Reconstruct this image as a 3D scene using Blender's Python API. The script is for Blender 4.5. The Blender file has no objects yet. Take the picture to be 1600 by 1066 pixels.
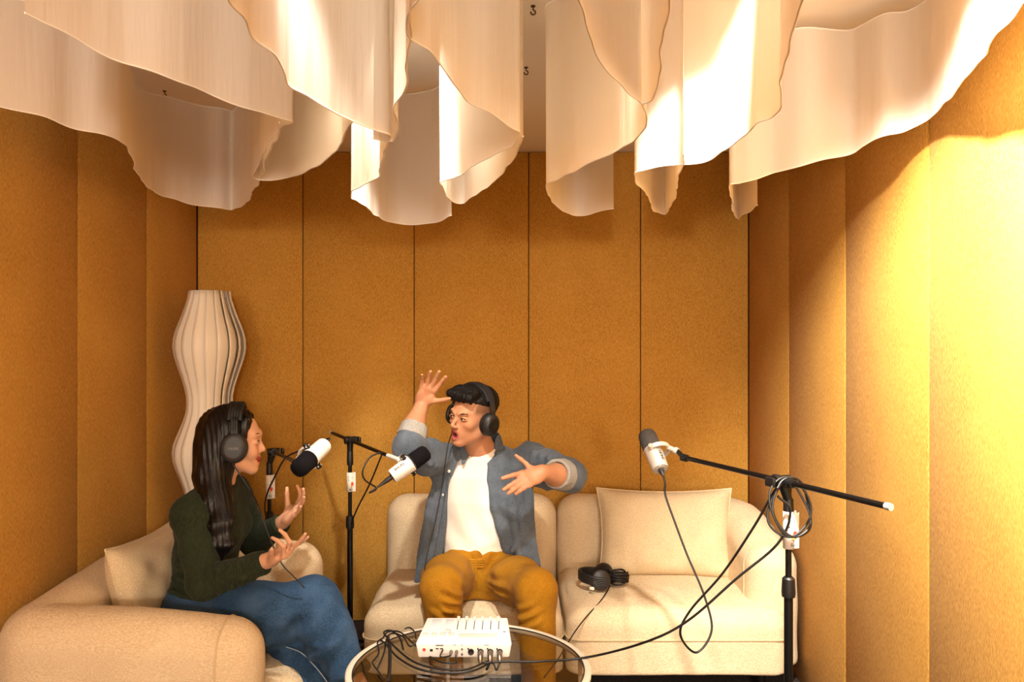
import bpy, bmesh, math, random
import numpy as np
from mathutils import Vector as V, Matrix

random.seed(7); RNG = np.random.default_rng(5)
scene = bpy.context.scene
COL = scene.collection
PI = math.pi

# ---------------------------------------------------------------- camera
F, H, D = 1240.0, 1.43, 4.05            # focal length in pixels (1600 wide), eye height, distance to the back wall
XL, XR, ZC, YR = -1.607, 1.208, 2.397, -3.3
cam = bpy.data.objects.new('camera', bpy.data.cameras.new('camera'))
COL.objects.link(cam)
cam.location = (0, 0, H); cam.rotation_euler = (PI/2, 0, 0)
cam.data.sensor_width = 36; cam.data.lens = F/1600*36; cam.data.clip_start = .05
scene.camera = cam

# ---------------------------------------------------------------- world, lamps, exposure
w = bpy.data.worlds.new('world'); scene.world = w; w.use_nodes = True
w.node_tree.nodes['Background'].inputs[0].default_value = (1, .82, .6, 1)
w.node_tree.nodes['Background'].inputs[1].default_value = .02
LC = (1, .93, .82)
def spot(loc, to, watts, angle=150, blend=.5, size=.035, col=LC):
    l = bpy.data.lights.new('ceiling_lamp', 'SPOT'); l.energy = watts; l.spot_size = math.radians(angle)
    l.spot_blend = blend; l.shadow_soft_size = size; l.color = col
    o = bpy.data.objects.new('ceiling_lamp', l); COL.objects.link(o); o.location = loc
    o.rotation_euler = (V(to) - V(loc)).to_track_quat('-Z', 'Y').to_euler()
    return o
spot((.38, 1.50, 2.35), (.56, 3.1, .30), 135, 41, .3)         # over the right half of the seats
spot((-.275, 2.08, 2.34), (-.55, 3.1, .30), 130, 70, .5)         # over the left half, between two drapes
spot((-.31, 1.22, 2.34), (-.40, 1.70, 1.0), 60, 46, .8)           # small one over the front left drape
spot((.62, 1.38, 2.31), (1.25, 2.02, 1.32), 520, 78, .7)         # washes the right-hand wall
def fill_light(loc, watts, size=.14):
    l = bpy.data.lights.new('rear_fill', 'POINT'); l.energy = watts; l.shadow_soft_size = size; l.color = LC
    o = bpy.data.objects.new('rear_fill', l); COL.objects.link(o); o.location = loc
fill_light((-.35, -2.5, 1.65), 100)                                     # two soft fill lights added far behind the camera, no fixtures there
fill_light((.60, -2.5, 1.65), 185)
scene.view_settings.view_transform = 'Standard'
scene.view_settings.look = 'None'
scene.view_settings.gamma = 1
scene.view_settings.use_curve_mapping = False
scene.view_settings.exposure = 0.2

# ---------------------------------------------------------------- materials
def lin(h):
    h = h.lstrip('#'); c = [int(h[i:i+2], 16)/255 for i in (0, 2, 4)]
    return tuple(x/12.92 if x <= .04045 else ((x+.055)/1.055)**2.4 for x in c) + (1,)
def mat(name, colour, rough=.6, metal=0, spec=.5, coat=0):
    m = bpy.data.materials.new(name); m.use_nodes = True
    b = m.node_tree.nodes['Principled BSDF']
    b.inputs['Base Color'].default_value = lin(colour); b.inputs['Roughness'].default_value = rough
    b.inputs['Metallic'].default_value = metal; b.inputs['Specular IOR Level'].default_value = spec
    b.inputs['Coat Weight'].default_value = coat
    return m
def nodes(m): return m.node_tree.nodes, m.node_tree.links, m.node_tree.nodes['Principled BSDF']
def cloth(name, c1, c2, scale=(300, 300, 300), bump=.25, rough=.9, big=8, dist=.002, sheen=.05, contrast=(.35, .65), c3=None):
    """woven cloth: fine stretched noise for the threads, broad noise for unevenness"""
    m = mat(name, c1, rough, spec=.15); N, L, B = nodes(m)
    B.inputs['Sheen Weight'].default_value = sheen
    tc = N.new('ShaderNodeTexCoord'); mp = N.new('ShaderNodeMapping'); mp.inputs['Scale'].default_value = scale
    L.new(tc.outputs['Object'], mp.inputs['Vector'])
    n1 = N.new('ShaderNodeTexNoise'); n1.inputs['Scale'].default_value = 1; n1.inputs['Detail'].default_value = 3
    L.new(mp.outputs[0], n1.inputs['Vector'])
    r = N.new('ShaderNodeValToRGB'); r.color_ramp.elements[0].position = contrast[0]; r.color_ramp.elements[1].position = contrast[1]
    r.color_ramp.elements[0].color = lin(c1); r.color_ramp.elements[1].color = lin(c2)
    L.new(n1.outputs['Fac'], r.inputs[0])
    n2 = N.new('ShaderNodeTexNoise'); n2.inputs['Scale'].default_value = big; n2.inputs['Detail'].default_value = 4
    L.new(tc.outputs['Object'], n2.inputs['Vector'])
    mx = N.new('ShaderNodeMix'); mx.data_type = 'RGBA'; mx.blend_type = 'MIX'
    r2 = N.new('ShaderNodeValToRGB'); r2.color_ramp.elements[0].position = .45; r2.color_ramp.elements[1].position = .75
    L.new(n2.outputs['Fac'], r2.inputs[0])
    L.new(r2.outputs[0], mx.inputs[0]); L.new(r.outputs[0], mx.inputs[6])
    mx.inputs[7].default_value = lin(c3 or c2)
    ml = N.new('ShaderNodeMath'); ml.operation = 'MULTIPLY'; ml.inputs[1].default_value = .35
    L.new(r2.outputs[0], ml.inputs[0]); L.new(ml.outputs[0], mx.inputs[0])
    L.new(mx.outputs[2], B.inputs['Base Color'])
    bp = N.new('ShaderNodeBump'); bp.inputs['Strength'].default_value = bump; bp.inputs['Distance'].default_value = dist
    L.new(n1.outputs['Fac'], bp.inputs['Height']); L.new(bp.outputs[0], B.inputs['Normal'])
    return m
M = {}
M['panel'] = cloth('ochre_panel_fabric', '#9f6b20', '#d9a650', (380, 380, 85), .4, .95, 3, sheen=.04, contrast=(.24, .78))
M['joint'] = mat('panel_joint', '#3a2208', .95)
M['ceiling'] = mat('ceiling_paint', '#f4ece2', .9)
M['carpet'] = cloth('dark_carpet', '#1c1512', '#3a2a22', (160, 160, 160), .6, 1, 9, .006)
M['sofa'] = cloth('cream_boucle', '#c9ae86', '#e6d3b3', (130, 130, 420), .55, .95, 6, .004, .08, (.3, .7))
M['piping'] = mat('cream_piping', '#cfb68f', .9)
M['cushion'] = cloth('cushion_linen', '#c8b08a', '#dfcba8', (260, 260, 260), .4, .95, 9, .003)
M['black'] = mat('black_plastic', '#0c0b0b', .45)
M['blackmetal'] = mat('black_metal', '#0b0a0a', .35, .3)
M['rubber'] = mat('cable_rubber', '#100d0c', .5)
M['leatherette'] = mat('black_pad', '#0e0d0d', .55)
M['darkgrey'] = mat('dark_grey_plastic', '#242222', .5)
M['foam'] = cloth('black_foam', '#08070a', '#1a181c', (500, 500, 500), .8, 1, 30, .003, 0)
M['greyfoam'] = cloth('grey_foam', '#3c3a3a', '#5c5856', (500, 500, 500), .8, 1, 30, .003, 0)
M['white'] = mat('white_enamel', '#f0ece6', .35)
M['silver'] = mat('silver_enamel', '#c9c2b8', .35, .3)
M['chrome'] = mat('chrome', '#d8d4ce', .15, 1)
M['steel'] = mat('brushed_steel', '#8d857b', .35, 1)
M['mixer'] = mat('mixer_white', '#f1edea', .4)
M['screen'] = mat('pale_screen', '#d4dee4', .2)
M['pad'] = mat('grey_button', '#d3cac3', .45)
M['slot'] = mat('dark_slot', '#1a1716', .7)
M['recess'] = mat('grey_recess', '#d9d2cb', .6)
M['red'] = mat('red_print', '#e2452f', .6)
M['yellow'] = mat('yellow_print', '#f0b02a', .6)
M['ink'] = mat('dark_ink', '#2a2623', .8)
M['lightink'] = mat('grey_ink', '#8a8581', .6)
M['paper'] = mat('white_label', '#ece4d8', .7)
M['lampslat'] = mat('white_lamp_plastic', '#efe3d0', .5)
M['rim'] = mat('cream_rim', '#e8dcc8', .35, .1)
M['button'] = mat('shirt_button', '#e8e2d6', .35)
M['brass'] = mat('dark_hook', '#4a3520', .4, .8)

def drape_mat():
    m = bpy.data.materials.new('sheer_drape'); m.use_nodes = True; N, L = m.node_tree.nodes, m.node_tree.links
    N.remove(N['Principled BSDF']); out = N['Material Output']
    d = N.new('ShaderNodeBsdfDiffuse'); t = N.new('ShaderNodeBsdfTranslucent'); x = N.new('ShaderNodeMixShader')
    tr = N.new('ShaderNodeBsdfTransparent'); x2 = N.new('ShaderNodeMixShader')
    d.inputs[0].default_value = lin('#f3ece2'); t.inputs[0].default_value = lin('#f3e6d2'); x.inputs[0].default_value = .38
    tc = N.new('ShaderNodeTexCoord'); mp = N.new('ShaderNodeMapping'); mp.inputs['Scale'].default_value = (14, 14, 1.2)
    n = N.new('ShaderNodeTexNoise'); n.inputs['Scale'].default_value = 1; n.inputs['Detail'].default_value = 5
    b = N.new('ShaderNodeBump'); b.inputs['Strength'].default_value = .35; b.inputs['Distance'].default_value = .02
    L.new(tc.outputs['Object'], mp.inputs[0]); L.new(mp.outputs[0], n.inputs['Vector']); L.new(n.outputs['Fac'], b.inputs['Height'])
    L.new(b.outputs[0], d.inputs['Normal']); L.new(b.outputs[0], t.inputs['Normal'])
    L.new(d.outputs[0], x.inputs[1]); L.new(t.outputs[0], x.inputs[2])
    x2.inputs[0].default_value = .06
    L.new(x.outputs[0], x2.inputs[1]); L.new(tr.outputs[0], x2.inputs[2]); L.new(x2.outputs[0], out.inputs[0])
    return m
M['drape'] = drape_mat()
def glass_mat():
    m = bpy.data.materials.new('tinted_glass'); m.use_nodes = True; N, L = m.node_tree.nodes, m.node_tree.links
    N.remove(N['Principled BSDF']); out = N['Material Output']
    t = N.new('ShaderNodeBsdfTransparent'); t.inputs[0].default_value = (.80, .78, .74, 1)
    g = N.new('ShaderNodeBsdfGlossy'); g.inputs['Roughness'].default_value = .01
    lw = N.new('ShaderNodeLayerWeight'); lw.inputs[0].default_value = .5; pw = N.new('ShaderNodeMath'); pw.operation = 'POWER'; pw.inputs[1].default_value = 4.5; f = N.new('ShaderNodeMath'); f.operation = 'MULTIPLY_ADD'; f.inputs[1].default_value = .8; f.inputs[2].default_value = .045
    L.new(lw.outputs['Facing'], pw.inputs[0]); L.new(pw.outputs[0], f.inputs[0])
    x = N.new('ShaderNodeMixShader'); L.new(f.outputs[0], x.inputs[0]); L.new(t.outputs[0], x.inputs[1]); L.new(g.outputs[0], x.inputs[2])
    L.new(x.outputs[0], out.inputs[0]); return m
M['glass'] = glass_mat()
def skin_mat(name, base):
    m = mat(name, base, .5, spec=.4); N, L, B = nodes(m)
    a = N.new('ShaderNodeVertexColor'); a.layer_name = 'tint'
    n = N.new('ShaderNodeTexNoise'); n.inputs['Scale'].default_value = 30
    mx = N.new('ShaderNodeMix'); mx.data_type = 'RGBA'; mx.blend_type = 'MULTIPLY'; mx.inputs[0].default_value = .15
    L.new(n.outputs['Color'], mx.inputs[7]); L.new(a.outputs[0], mx.inputs[6]); L.new(mx.outputs[2], B.inputs['Base Color'])
    B.inputs['Subsurface Weight'].default_value = .08; B.inputs['Subsurface Radius'].default_value = (.01, .004, .002)
    B.inputs['Subsurface Scale'].default_value = .3
    return m
M['skin_w'] = skin_mat('skin_light', '#e0a680'); M['skin_m'] = skin_mat('skin_tan', '#d2906a')
def hair_mat(name, c1, c2, scale):
    m = cloth(name, c1, c2, scale, .5, .38, 8, .003, 0, (.35, .7)); nodes(m)[2].inputs['Specular IOR Level'].default_value = .3
    return m
M['hair_w'] = hair_mat('long_black_hair', '#060404', '#130c0a', (260, 260, 9))
M['hair_m'] = hair_mat('short_black_hair', '#050404', '#14100c', (320, 90, 90)); nodes(M['hair_m'])[2].inputs['Roughness'].default_value = .6
M['sweater'] = cloth('green_rib_knit', '#1d2317', '#2c3422', (260, 260, 60), .3, .95, 10, .002, .04)
M['jeans'] = cloth('blue_denim', '#1b2f47', '#324e6d', (330, 330, 200), .3, .9, 9, .002, .02, (.3, .7), '#56759a')
M['stitch'] = mat('denim_stitch', '#8f9aa6', .9)
M['chambray'] = cloth('grey_blue_chambray', '#444d58', '#626c78', (350, 350, 350), .25, .9, 14, .002, .1, c3='#7c8694')
M['cuff'] = cloth('pale_cuff_reverse', '#8d8b86', '#a9a69f', (350, 350, 350), .25, .9, 14)
M['tee'] = cloth('white_jersey', '#e9e0d4', '#f3ece2', (420, 420, 420), .15, .95, 10)
M['chino'] = cloth('mustard_chino', '#8a5a0e', '#aa791b', (350, 350, 350), .25, .9, 12, .002, .03)
M['shoe'] = mat('white_shoe', '#e9e2d8', .5)
M['eye'] = mat('eye_white', '#e8dcd2', .25); M['iris'] = mat('dark_iris', '#140a06', .15)
M['teeth'] = mat('teeth', '#f0e8de', .3)

# ---------------------------------------------------------------- helpers
def P(px, py, d):
    """a point of the place that stands at depth d, from its direction in the photograph"""
    return V(((px-800)*d/F, d, H-(py-533)*d/F))
ORIG = {}
def tag(o, label=None, cat=None, group=None, kind=None):
    if label: o['label'] = label
    if cat: o['category'] = cat
    if group: o['group'] = group
    if kind: o['kind'] = kind
    return o
def thing(name, label, cat, loc, group=None):
    o = bpy.data.objects.new(name, None); COL.objects.link(o); o.location = loc; o.empty_display_size = .05
    ORIG[o.name] = V(loc); return tag(o, label, cat, group)
def mk(name, vs, fs, m, parent=None, smooth=True, uv=None):
    vs = np.asarray([tuple(v) for v in vs] if not isinstance(vs, np.ndarray) else vs, dtype=np.float64)
    if parent is not None: off = np.array(ORIG[parent.name])
    else:
        lo, hi = vs.min(0), vs.max(0); off = np.array([(lo[0]+hi[0])/2, (lo[1]+hi[1])/2, lo[2]])
    me = bpy.data.meshes.new(name); me.from_pydata((vs-off).tolist(), [], fs if isinstance(fs, list) else fs.tolist())
    if smooth: me.polygons.foreach_set('use_smooth', [True]*len(me.polygons))
    me.materials.append(M[m] if isinstance(m, str) else m); me.update()
    o = bpy.data.objects.new(name, me); COL.objects.link(o)
    if parent is not None: o.parent = parent
    else: o.location = off
    ORIG[o.name] = V(off); return o
class MB:
    def __init__(s): s.v = []; s.f = []
    def add(s, vs, fs):
        n = len(s.v); s.v += [tuple(v) for v in vs]; s.f += [[i+n for i in f] for f in fs]; return s
    def box(s, c, half, R=None, bev=0, seg=2):
        bm = bmesh.new(); bmesh.ops.create_cube(bm, size=2)
        for v in bm.verts: v.co = V((v.co.x*half[0], v.co.y*half[1], v.co.z*half[2]))
        if bev: bmesh.ops.bevel(bm, geom=bm.edges[:], offset=bev, segments=seg, affect='EDGES', profile=.5)
        R = R or Matrix.Identity(3); c = V(c)
        bm.verts.index_update()
        s.add([c + R @ v.co for v in bm.verts], [[v.index for v in f.verts] for f in bm.faces]); bm.free(); return s
    def tube(s, pts, r, n=8, caps=True):
        pts = [V(p) for p in pts]; k = len(pts); rs = r if isinstance(r, (list, tuple)) else [r]*k
        t0 = (pts[1]-pts[0]).normalized(); u = t0.orthogonal().normalized(); vs = []
        for i, p in enumerate(pts):
            t = (pts[min(i+1, k-1)]-pts[max(i-1, 0)]).normalized()
            u = (u - t*u.dot(t)).normalized(); w_ = t.cross(u)
            for j in range(n):
                a = 2*PI*j/n; vs.append(p + (u*math.cos(a) + w_*math.sin(a))*rs[i])
        fs = [[i*n+j, i*n+(j+1) % n, (i+1)*n+(j+1) % n, (i+1)*n+j] for i in range(k-1) for j in range(n)]
        if caps: fs += [list(range(n))[::-1], list(range((k-1)*n, k*n))]
        return s.add(vs, fs)
    def lathe(s, o, ax, prof, n=24, u=None, sq=1):
        """prof: list of (distance along the axis, radius)"""
        o = V(o); ax = V(ax).normalized(); u = (V(u) - ax*V(u).dot(ax)).normalized() if u is not None else ax.orthogonal().normalized(); w_ = ax.cross(u)
        vs = [o + ax*h + (u*math.cos(2*PI*j/n) + w_*math.sin(2*PI*j/n)*sq)*max(r, 1e-5) for h, r in prof for j in range(n)]
        k = len(prof)
        fs = [[i*n+j, i*n+(j+1) % n, (i+1)*n+(j+1) % n, (i+1)*n+j] for i in range(k-1) for j in range(n)]
        fs += [list(range(n))[::-1], list(range((k-1)*n, k*n))]
        return s.add(vs, fs)
    def build(s, name, m, parent=None, smooth=True):
        o = mk(name, s.v, s.f, m, parent, smooth)
        if smooth: sharp(o)
        return o
def sharp(o, ang=40):
    me = o.data; bm = bmesh.new(); bm.from_mesh(me)
    bmesh.ops.recalc_face_normals(bm, faces=bm.faces[:])
    for e in bm.edges:
        if len(e.link_faces) == 2 and e.calc_face_angle(0) > math.radians(ang): e.smooth = False
    bm.to_mesh(me); bm.free()
def crom(pts, n=8, closed=False):
    """Catmull-Rom through the points"""
    pts = [V(p) for p in pts]; out = []; k = len(pts)
    g = (lambda i: pts[i % k]) if closed else (lambda i: pts[0]*2-pts[1] if i < 0 else (pts[-1]*2-pts[-2] if i >= k else pts[i]))
    for i in range(k if closed else k-1):
        a, b, c, d = g(i-1), g(i), g(i+1), g(i+2)
        for j in range(n):
            t = j/n
            out.append(.5*((2*b)+(c-a)*t+(2*a-5*b+4*c-d)*t*t+(3*b-a-3*c+d)*t**3))
    out.append(pts[0].copy() if closed else pts[-1].copy()); return out
def cable(name, pts, r, label, group=None, n=8, parent=None, m='rubber'):
    mb = MB().tube(crom(pts, n), r, 8); o = mb.build(name, m, parent)
    if label: tag(o, label, 'cable', group)
    return o
def rot(axis, deg): return Matrix.Rotation(math.radians(deg), 3, axis)
def basis(x, z):
    x = V(x).normalized(); z = V(z); z = (z - x*z.dot(x)).normalized(); y = z.cross(x); return Matrix((x, y, z)).transposed()
_fontcache = {}
def text(name, s, size, o, right, up, m, parent=None, depth=.0006, bend=None):
    """lettering as thin geometry; o = centre, right/up = reading directions"""
    cu = bpy.data.curves.new('lettering', 'FONT'); cu.body = s; cu.size = size; cu.align_x = 'CENTER'; cu.align_y = 'CENTER'; cu.extrude = depth; cu.resolution_u = 2
    ob = bpy.data.objects.new('lettering', cu); COL.objects.link(ob)
    dg = bpy.context.evaluated_depsgraph_get(); me = bpy.data.meshes.new_from_object(ob.evaluated_get(dg))
    r = V(right).normalized(); u = V(up).normalized(); nn = r.cross(u)
    vs = []
    for v in me.vertices:
        p = V(o) + u*v.co.y
        if bend: a = v.co.x/bend; p = p + r*(math.sin(a)*(bend+v.co.z)) + nn*((math.cos(a)*(bend+v.co.z))-bend)
        else: p = p + r*v.co.x + nn*v.co.z
        vs.append(p)
    fs = [list(p.vertices) for p in me.polygons]
    bpy.data.objects.remove(ob); bpy.data.curves.remove(cu); bpy.data.meshes.remove(me)
    return mk(name, vs, fs, m, parent, smooth=False)

# smooth value noise in numpy (for folds)
_tab = RNG.random(4096)
def vnoise(p, scale, seed=0):
    q = p*np.asarray(scale); i = np.floor(q).astype(np.int64); f = q-i; f = f*f*(3-2*f); r = 0
    for dx in (0, 1):
        for dy in (0, 1):
            for dz in (0, 1):
                hsh = ((i[:, 0]+dx)*73856093 ^ (i[:, 1]+dy)*19349663 ^ (i[:, 2]+dz)*83492791 ^ (seed*2654435)) % 4096
                r = r + _tab[hsh]*(f[:, 0] if dx else 1-f[:, 0])*(f[:, 1] if dy else 1-f[:, 1])*(f[:, 2] if dz else 1-f[:, 2])
    return r*2-1

class SDF:
    """rounded solids blended into one continuous surface (surface nets)"""
    def __init__(s, h=.005): s.h = h; s.ops = []
    def add(s, lo, hi, fn, k=.01, sub=False):
        s.ops.append((np.array(lo, float)-k-2.5*s.h, np.array(hi, float)+k+2.5*s.h, fn, max(k, 1e-5), sub)); return s
    def cap(s, a, b, ra, rb=None, k=.01, sub=False, flat=False):
        rb = ra if rb is None else rb; a, b = np.array(a, float), np.array(b, float); r = max(ra, rb); d = b-a; L2 = max(d @ d, 1e-12); Ln = L2**.5
        def fn(X, Y, Z):
            t0 = ((X-a[0])*d[0]+(Y-a[1])*d[1]+(Z-a[2])*d[2])/L2; t = np.clip(t0, 0, 1)
            q = np.sqrt((X-a[0]-t*d[0])**2+(Y-a[1]-t*d[1])**2+(Z-a[2]-t*d[2])**2)-(ra+(rb-ra)*t)
            if flat:
                tt = np.clip(t0, -.5, 1.5); q2 = np.sqrt((X-a[0]-t0*d[0])**2+(Y-a[1]-t0*d[1])**2+(Z-a[2]-t0*d[2])**2)-(ra+(rb-ra)*t)
                e = (t0-1)*Ln; q = np.where(t0 > .5, np.maximum(q2, e), q)
                if flat == 2: q = np.where(t0 <= .5, np.maximum(q2, -t0*Ln), q)
            return q
        return s.add(np.minimum(a, b)-r, np.maximum(a, b)+r, fn, k, sub)
    def chain(s, pts, rs, k=.01, sub=False, flat=False):
        for i in range(len(pts)-1):
            s.cap(pts[i], pts[i+1], rs[i], rs[i+1], k if i else k, sub, flat if i == len(pts)-2 else False)
        return s
    def ell(s, c, r, R=None, k=.01, sub=False):
        c = np.array(c, float); R = np.array(R) if R is not None else np.eye(3); r = np.array(r, float)
        ext = np.sqrt(((R*r)**2).sum(1))
        def fn(X, Y, Z):
            x, y, z = X-c[0], Y-c[1], Z-c[2]; q = 0; g = 0
            for i in range(3):
                l = (x*R[0, i]+y*R[1, i]+z*R[2, i]); q = q+(l/r[i])**2; g = g+(l/r[i]**2)**2
            q = np.sqrt(q); g = np.sqrt(g)+1e-9
            return np.where(q > .05, q*(q-1)/g, -r.min())
        return s.add(c-ext, c+ext, fn, k, sub)
    def ecap(s, a, b, ra, rb, u, k=.01, flat=False, sub=False):
        """elliptic section: ra, rb = (half-width along u, half-width across)"""
        a, b = np.array(a, float), np.array(b, float); d = b-a; Ln = np.linalg.norm(d); d = d/Ln
        u = np.array(u, float); u = u-d*(u @ d); u /= np.linalg.norm(u); v = np.cross(d, u); m = max(ra+rb)
        def fn(X, Y, Z):
            x, y, z = X-a[0], Y-a[1], Z-a[2]; t0 = x*d[0]+y*d[1]+z*d[2]; t = np.clip(t0/Ln, 0, 1)
            ru = ra[0]+(rb[0]-ra[0])*t; rv = ra[1]+(rb[1]-ra[1])*t; mm = np.minimum(ru, rv)
            e = t0-t*Ln
            pu = (x*u[0]+y*u[1]+z*u[2])/ru; pv = (x*v[0]+y*v[1]+z*v[2])/rv
            if flat: return np.maximum((np.sqrt(pu**2+pv**2)-1)*mm, np.abs(e)+np.where(e == 0, -1e-3, 0))
            return (np.sqrt(pu**2+pv**2+(e/mm)**2)-1)*mm
        return s.add(np.minimum(a, b)-m, np.maximum(a, b)+m, fn, k, sub)
    def zloft(s, secs, yaw=0, k=.02, grow=0, p=2.3):
        """stack of level sections (z, cx, cy, rx, ry)"""
        A = np.array(sorted(secs), float); zs = A[:, 0]; c, sn = math.cos(yaw), math.sin(yaw); m = A[:, 3:].max()+grow
        def fn(X, Y, Z):
            Zf = np.clip(Z, zs[0], zs[-1]); cx, cy, rx, ry = [np.interp(Zf, zs, A[:, i]) for i in (1, 2, 3, 4)]
            rx = rx+grow; ry = ry+grow; x, y = X-cx, Y-cy; l = np.abs(x*c+y*sn)/rx; n = np.abs(-x*sn+y*c)/ry
            dd = ((l**p+n**p)**(1/p)-1)*np.minimum(rx, ry); ez = np.maximum(np.maximum(zs[0]-Z, Z-zs[-1]), 0)
            return np.where(ez > 0, np.sqrt(np.maximum(dd+.02, 0)**2+(ez)**2)-.02, dd)
        return s.add((A[:, 1].min()-m, A[:, 2].min()-m, zs[0]-.03), (A[:, 1].max()+m, A[:, 2].max()+m, zs[-1]+.03), fn, k)
    def box(s, c, half, rad, R=None, k=.01, sub=False):
        c = np.array(c, float); R = np.array(R) if R is not None else np.eye(3); hf = np.array(half, float)-rad
        ext = (np.abs(R)*np.array(half)).sum(1)
        def fn(X, Y, Z):
            x, y, z = X-c[0], Y-c[1], Z-c[2]; q = [np.abs(x*R[0, i]+y*R[1, i]+z*R[2, i])-hf[i] for i in range(3)]
            return np.sqrt(sum(np.maximum(a, 0)**2 for a in q))+np.minimum(np.maximum(np.maximum(q[0], q[1]), q[2]), 0)-rad
        return s.add(c-ext, c+ext, fn, k, sub)
    def wall(s, path, tops, hw, zb, rad, k=.01):
        """upholstered wall that follows a plan path; its top height may vary along it"""
        pts = [np.array(p, float) for p in path]; lo = np.min(pts, 0)-hw; hi = np.max(pts, 0)+hw
        def fn(X, Y, Z):
            best = None
            for i in range(len(pts)-1):
                a, d = pts[i], pts[i+1]-pts[i]; t = np.clip(((X-a[0])*d[0]+(Y-a[1])*d[1])/(d @ d), 0, 1)
                q = np.sqrt((X-a[0]-t*d[0])**2+(Y-a[1]-t*d[1])**2); zt = tops[i]+(tops[i+1]-tops[i])*t
                if best is None: best, bz = q, zt
                else: m = q < best; bz = np.where(m, zt, bz); best = np.minimum(q, best)
            rr = best-(hw-rad); hz = Z-(bz-rad); lz = (zb+.03)-Z
            up = np.sqrt(np.maximum(rr, 0)**2+np.maximum(hz, 0)**2)+np.minimum(np.maximum(rr, hz), 0)-rad
            return np.maximum(up, lz-.03)
        return s.add((lo[0], lo[1], zb-.01), (hi[0], hi[1], max(tops)+.01), fn, k)
    def func(s, lo, hi, fn, k=.004, sub=True): return s.add(lo, hi, fn, k, sub)
    def field(s):
        h = s.h; pos = [o for o in s.ops if not o[4]]
        lo = np.min([o[0] for o in pos], 0)-2*h; hi = np.max([o[1] for o in pos], 0)+2*h
        n = np.ceil((hi-lo)/h).astype(int)+1; f = np.full(n, .5, np.float32)
        ax = [(lo[i]+h*np.arange(n[i])).astype(np.float32) for i in range(3)]
        for l, u, fn, k, sub in s.ops:
            i0 = np.clip(np.floor((l-lo)/h).astype(int), 0, n-1); i1 = np.clip(np.ceil((u-lo)/h).astype(int)+1, 1, n)
            if (i1 <= i0).any(): continue
            sl = tuple(slice(i0[j], i1[j]) for j in range(3))
            d = fn(ax[0][sl[0]][:, None, None], ax[1][sl[1]][None, :, None], ax[2][sl[2]][None, None, :]); a = f[sl]
            if sub:
                d = -d; q = np.maximum(k-np.abs(a-d), 0)/k; f[sl] = np.maximum(a, d)+q*q*k*.25
            else:
                q = np.maximum(k-np.abs(a-d), 0)/k; f[sl] = np.minimum(a, d)-q*q*k*.25
        return f, lo
    def mesh(s):
        f, lo = s.field(); h = s.h; sg = f < 0
        c = [(i, j, k) for i in (0, 1) for j in (0, 1) for k in (0, 1)]; sh = tuple(np.array(f.shape)-1)
        cnt = np.zeros(sh, np.int8)
        for (i, j, k) in c: cnt += sg[i:i+sh[0], j:j+sh[1], k:k+sh[2]]
        act = np.argwhere((cnt > 0) & (cnt < 8)); idx = np.full(sh, -1, np.int32); idx[tuple(act.T)] = np.arange(len(act))
        val = np.stack([f[act[:, 0]+i, act[:, 1]+j, act[:, 2]+k] for (i, j, k) in c], 1).astype(np.float64)
        acc = np.zeros((len(act), 3)); num = np.zeros(len(act))
        for a in range(8):
            for b in range(a+1, 8):
                ca, cb = np.array(c[a]), np.array(c[b])
                if np.abs(ca-cb).sum() != 1: continue
                va, vb = val[:, a], val[:, b]; m = (va < 0) != (vb < 0)
                t = np.where(m, va/np.where(m, va-vb, 1), 0); acc += m[:, None]*(ca+t[:, None]*(cb-ca)); num += m
        vs = lo+h*(act+acc/num[:, None]); quads = []
        for ax in range(3):
            o1, o2 = (ax+1) % 3, (ax+2) % 3; sl0 = [slice(None)]*3; sl1 = [slice(None)]*3
            sl0[ax] = slice(0, -1); sl1[ax] = slice(1, None); A, B = sg[tuple(sl0)], sg[tuple(sl1)]
            e = np.argwhere(A != B); e = e[(e[:, o1] > 0) & (e[:, o2] > 0) & (e[:, o1] < sh[o1]) & (e[:, o2] < sh[o2])]
            ins = A[tuple(e.T)]
            def cell(d1, d2):
                q = e.copy(); q[:, o1] += d1; q[:, o2] += d2; return idx[tuple(q.T)]
            q = np.stack([cell(-1, -1), cell(0, -1), cell(0, 0), cell(-1, 0)], 1); q[~ins] = q[~ins][:, ::-1]; quads.append(q)
        return vs, np.concatenate(quads)
    def build(s, name, m, parent=None, relax=1, disp=None):
        vs, fs = s.mesh(); fs = fs[(fs >= 0).all(1)]
        for _ in range(relax):
            acc = np.zeros_like(vs); n = np.zeros(len(vs))
            for a in range(4):
                np.add.at(acc, fs[:, a], vs[fs[:, (a+1) % 4]]+vs[fs[:, a-1]]); np.add.at(n, fs[:, a], 2)
            vs = vs*.5+.5*acc/np.maximum(n, 1)[:, None]
        if disp is not None: vs = vs+normals(vs, fs)*disp(vs)[:, None]
        o = mk(name, vs, fs, m, parent); o['_n'] = 0; del o['_n']; return o
def normals(vs, fs):
    fn = np.cross(vs[fs[:, 2]]-vs[fs[:, 0]], vs[fs[:, 3]]-vs[fs[:, 1]]); n = np.zeros_like(vs)
    for a in range(4): np.add.at(n, fs[:, a], fn)
    return n/np.maximum(np.linalg.norm(n, axis=1), 1e-12)[:, None]

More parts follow.
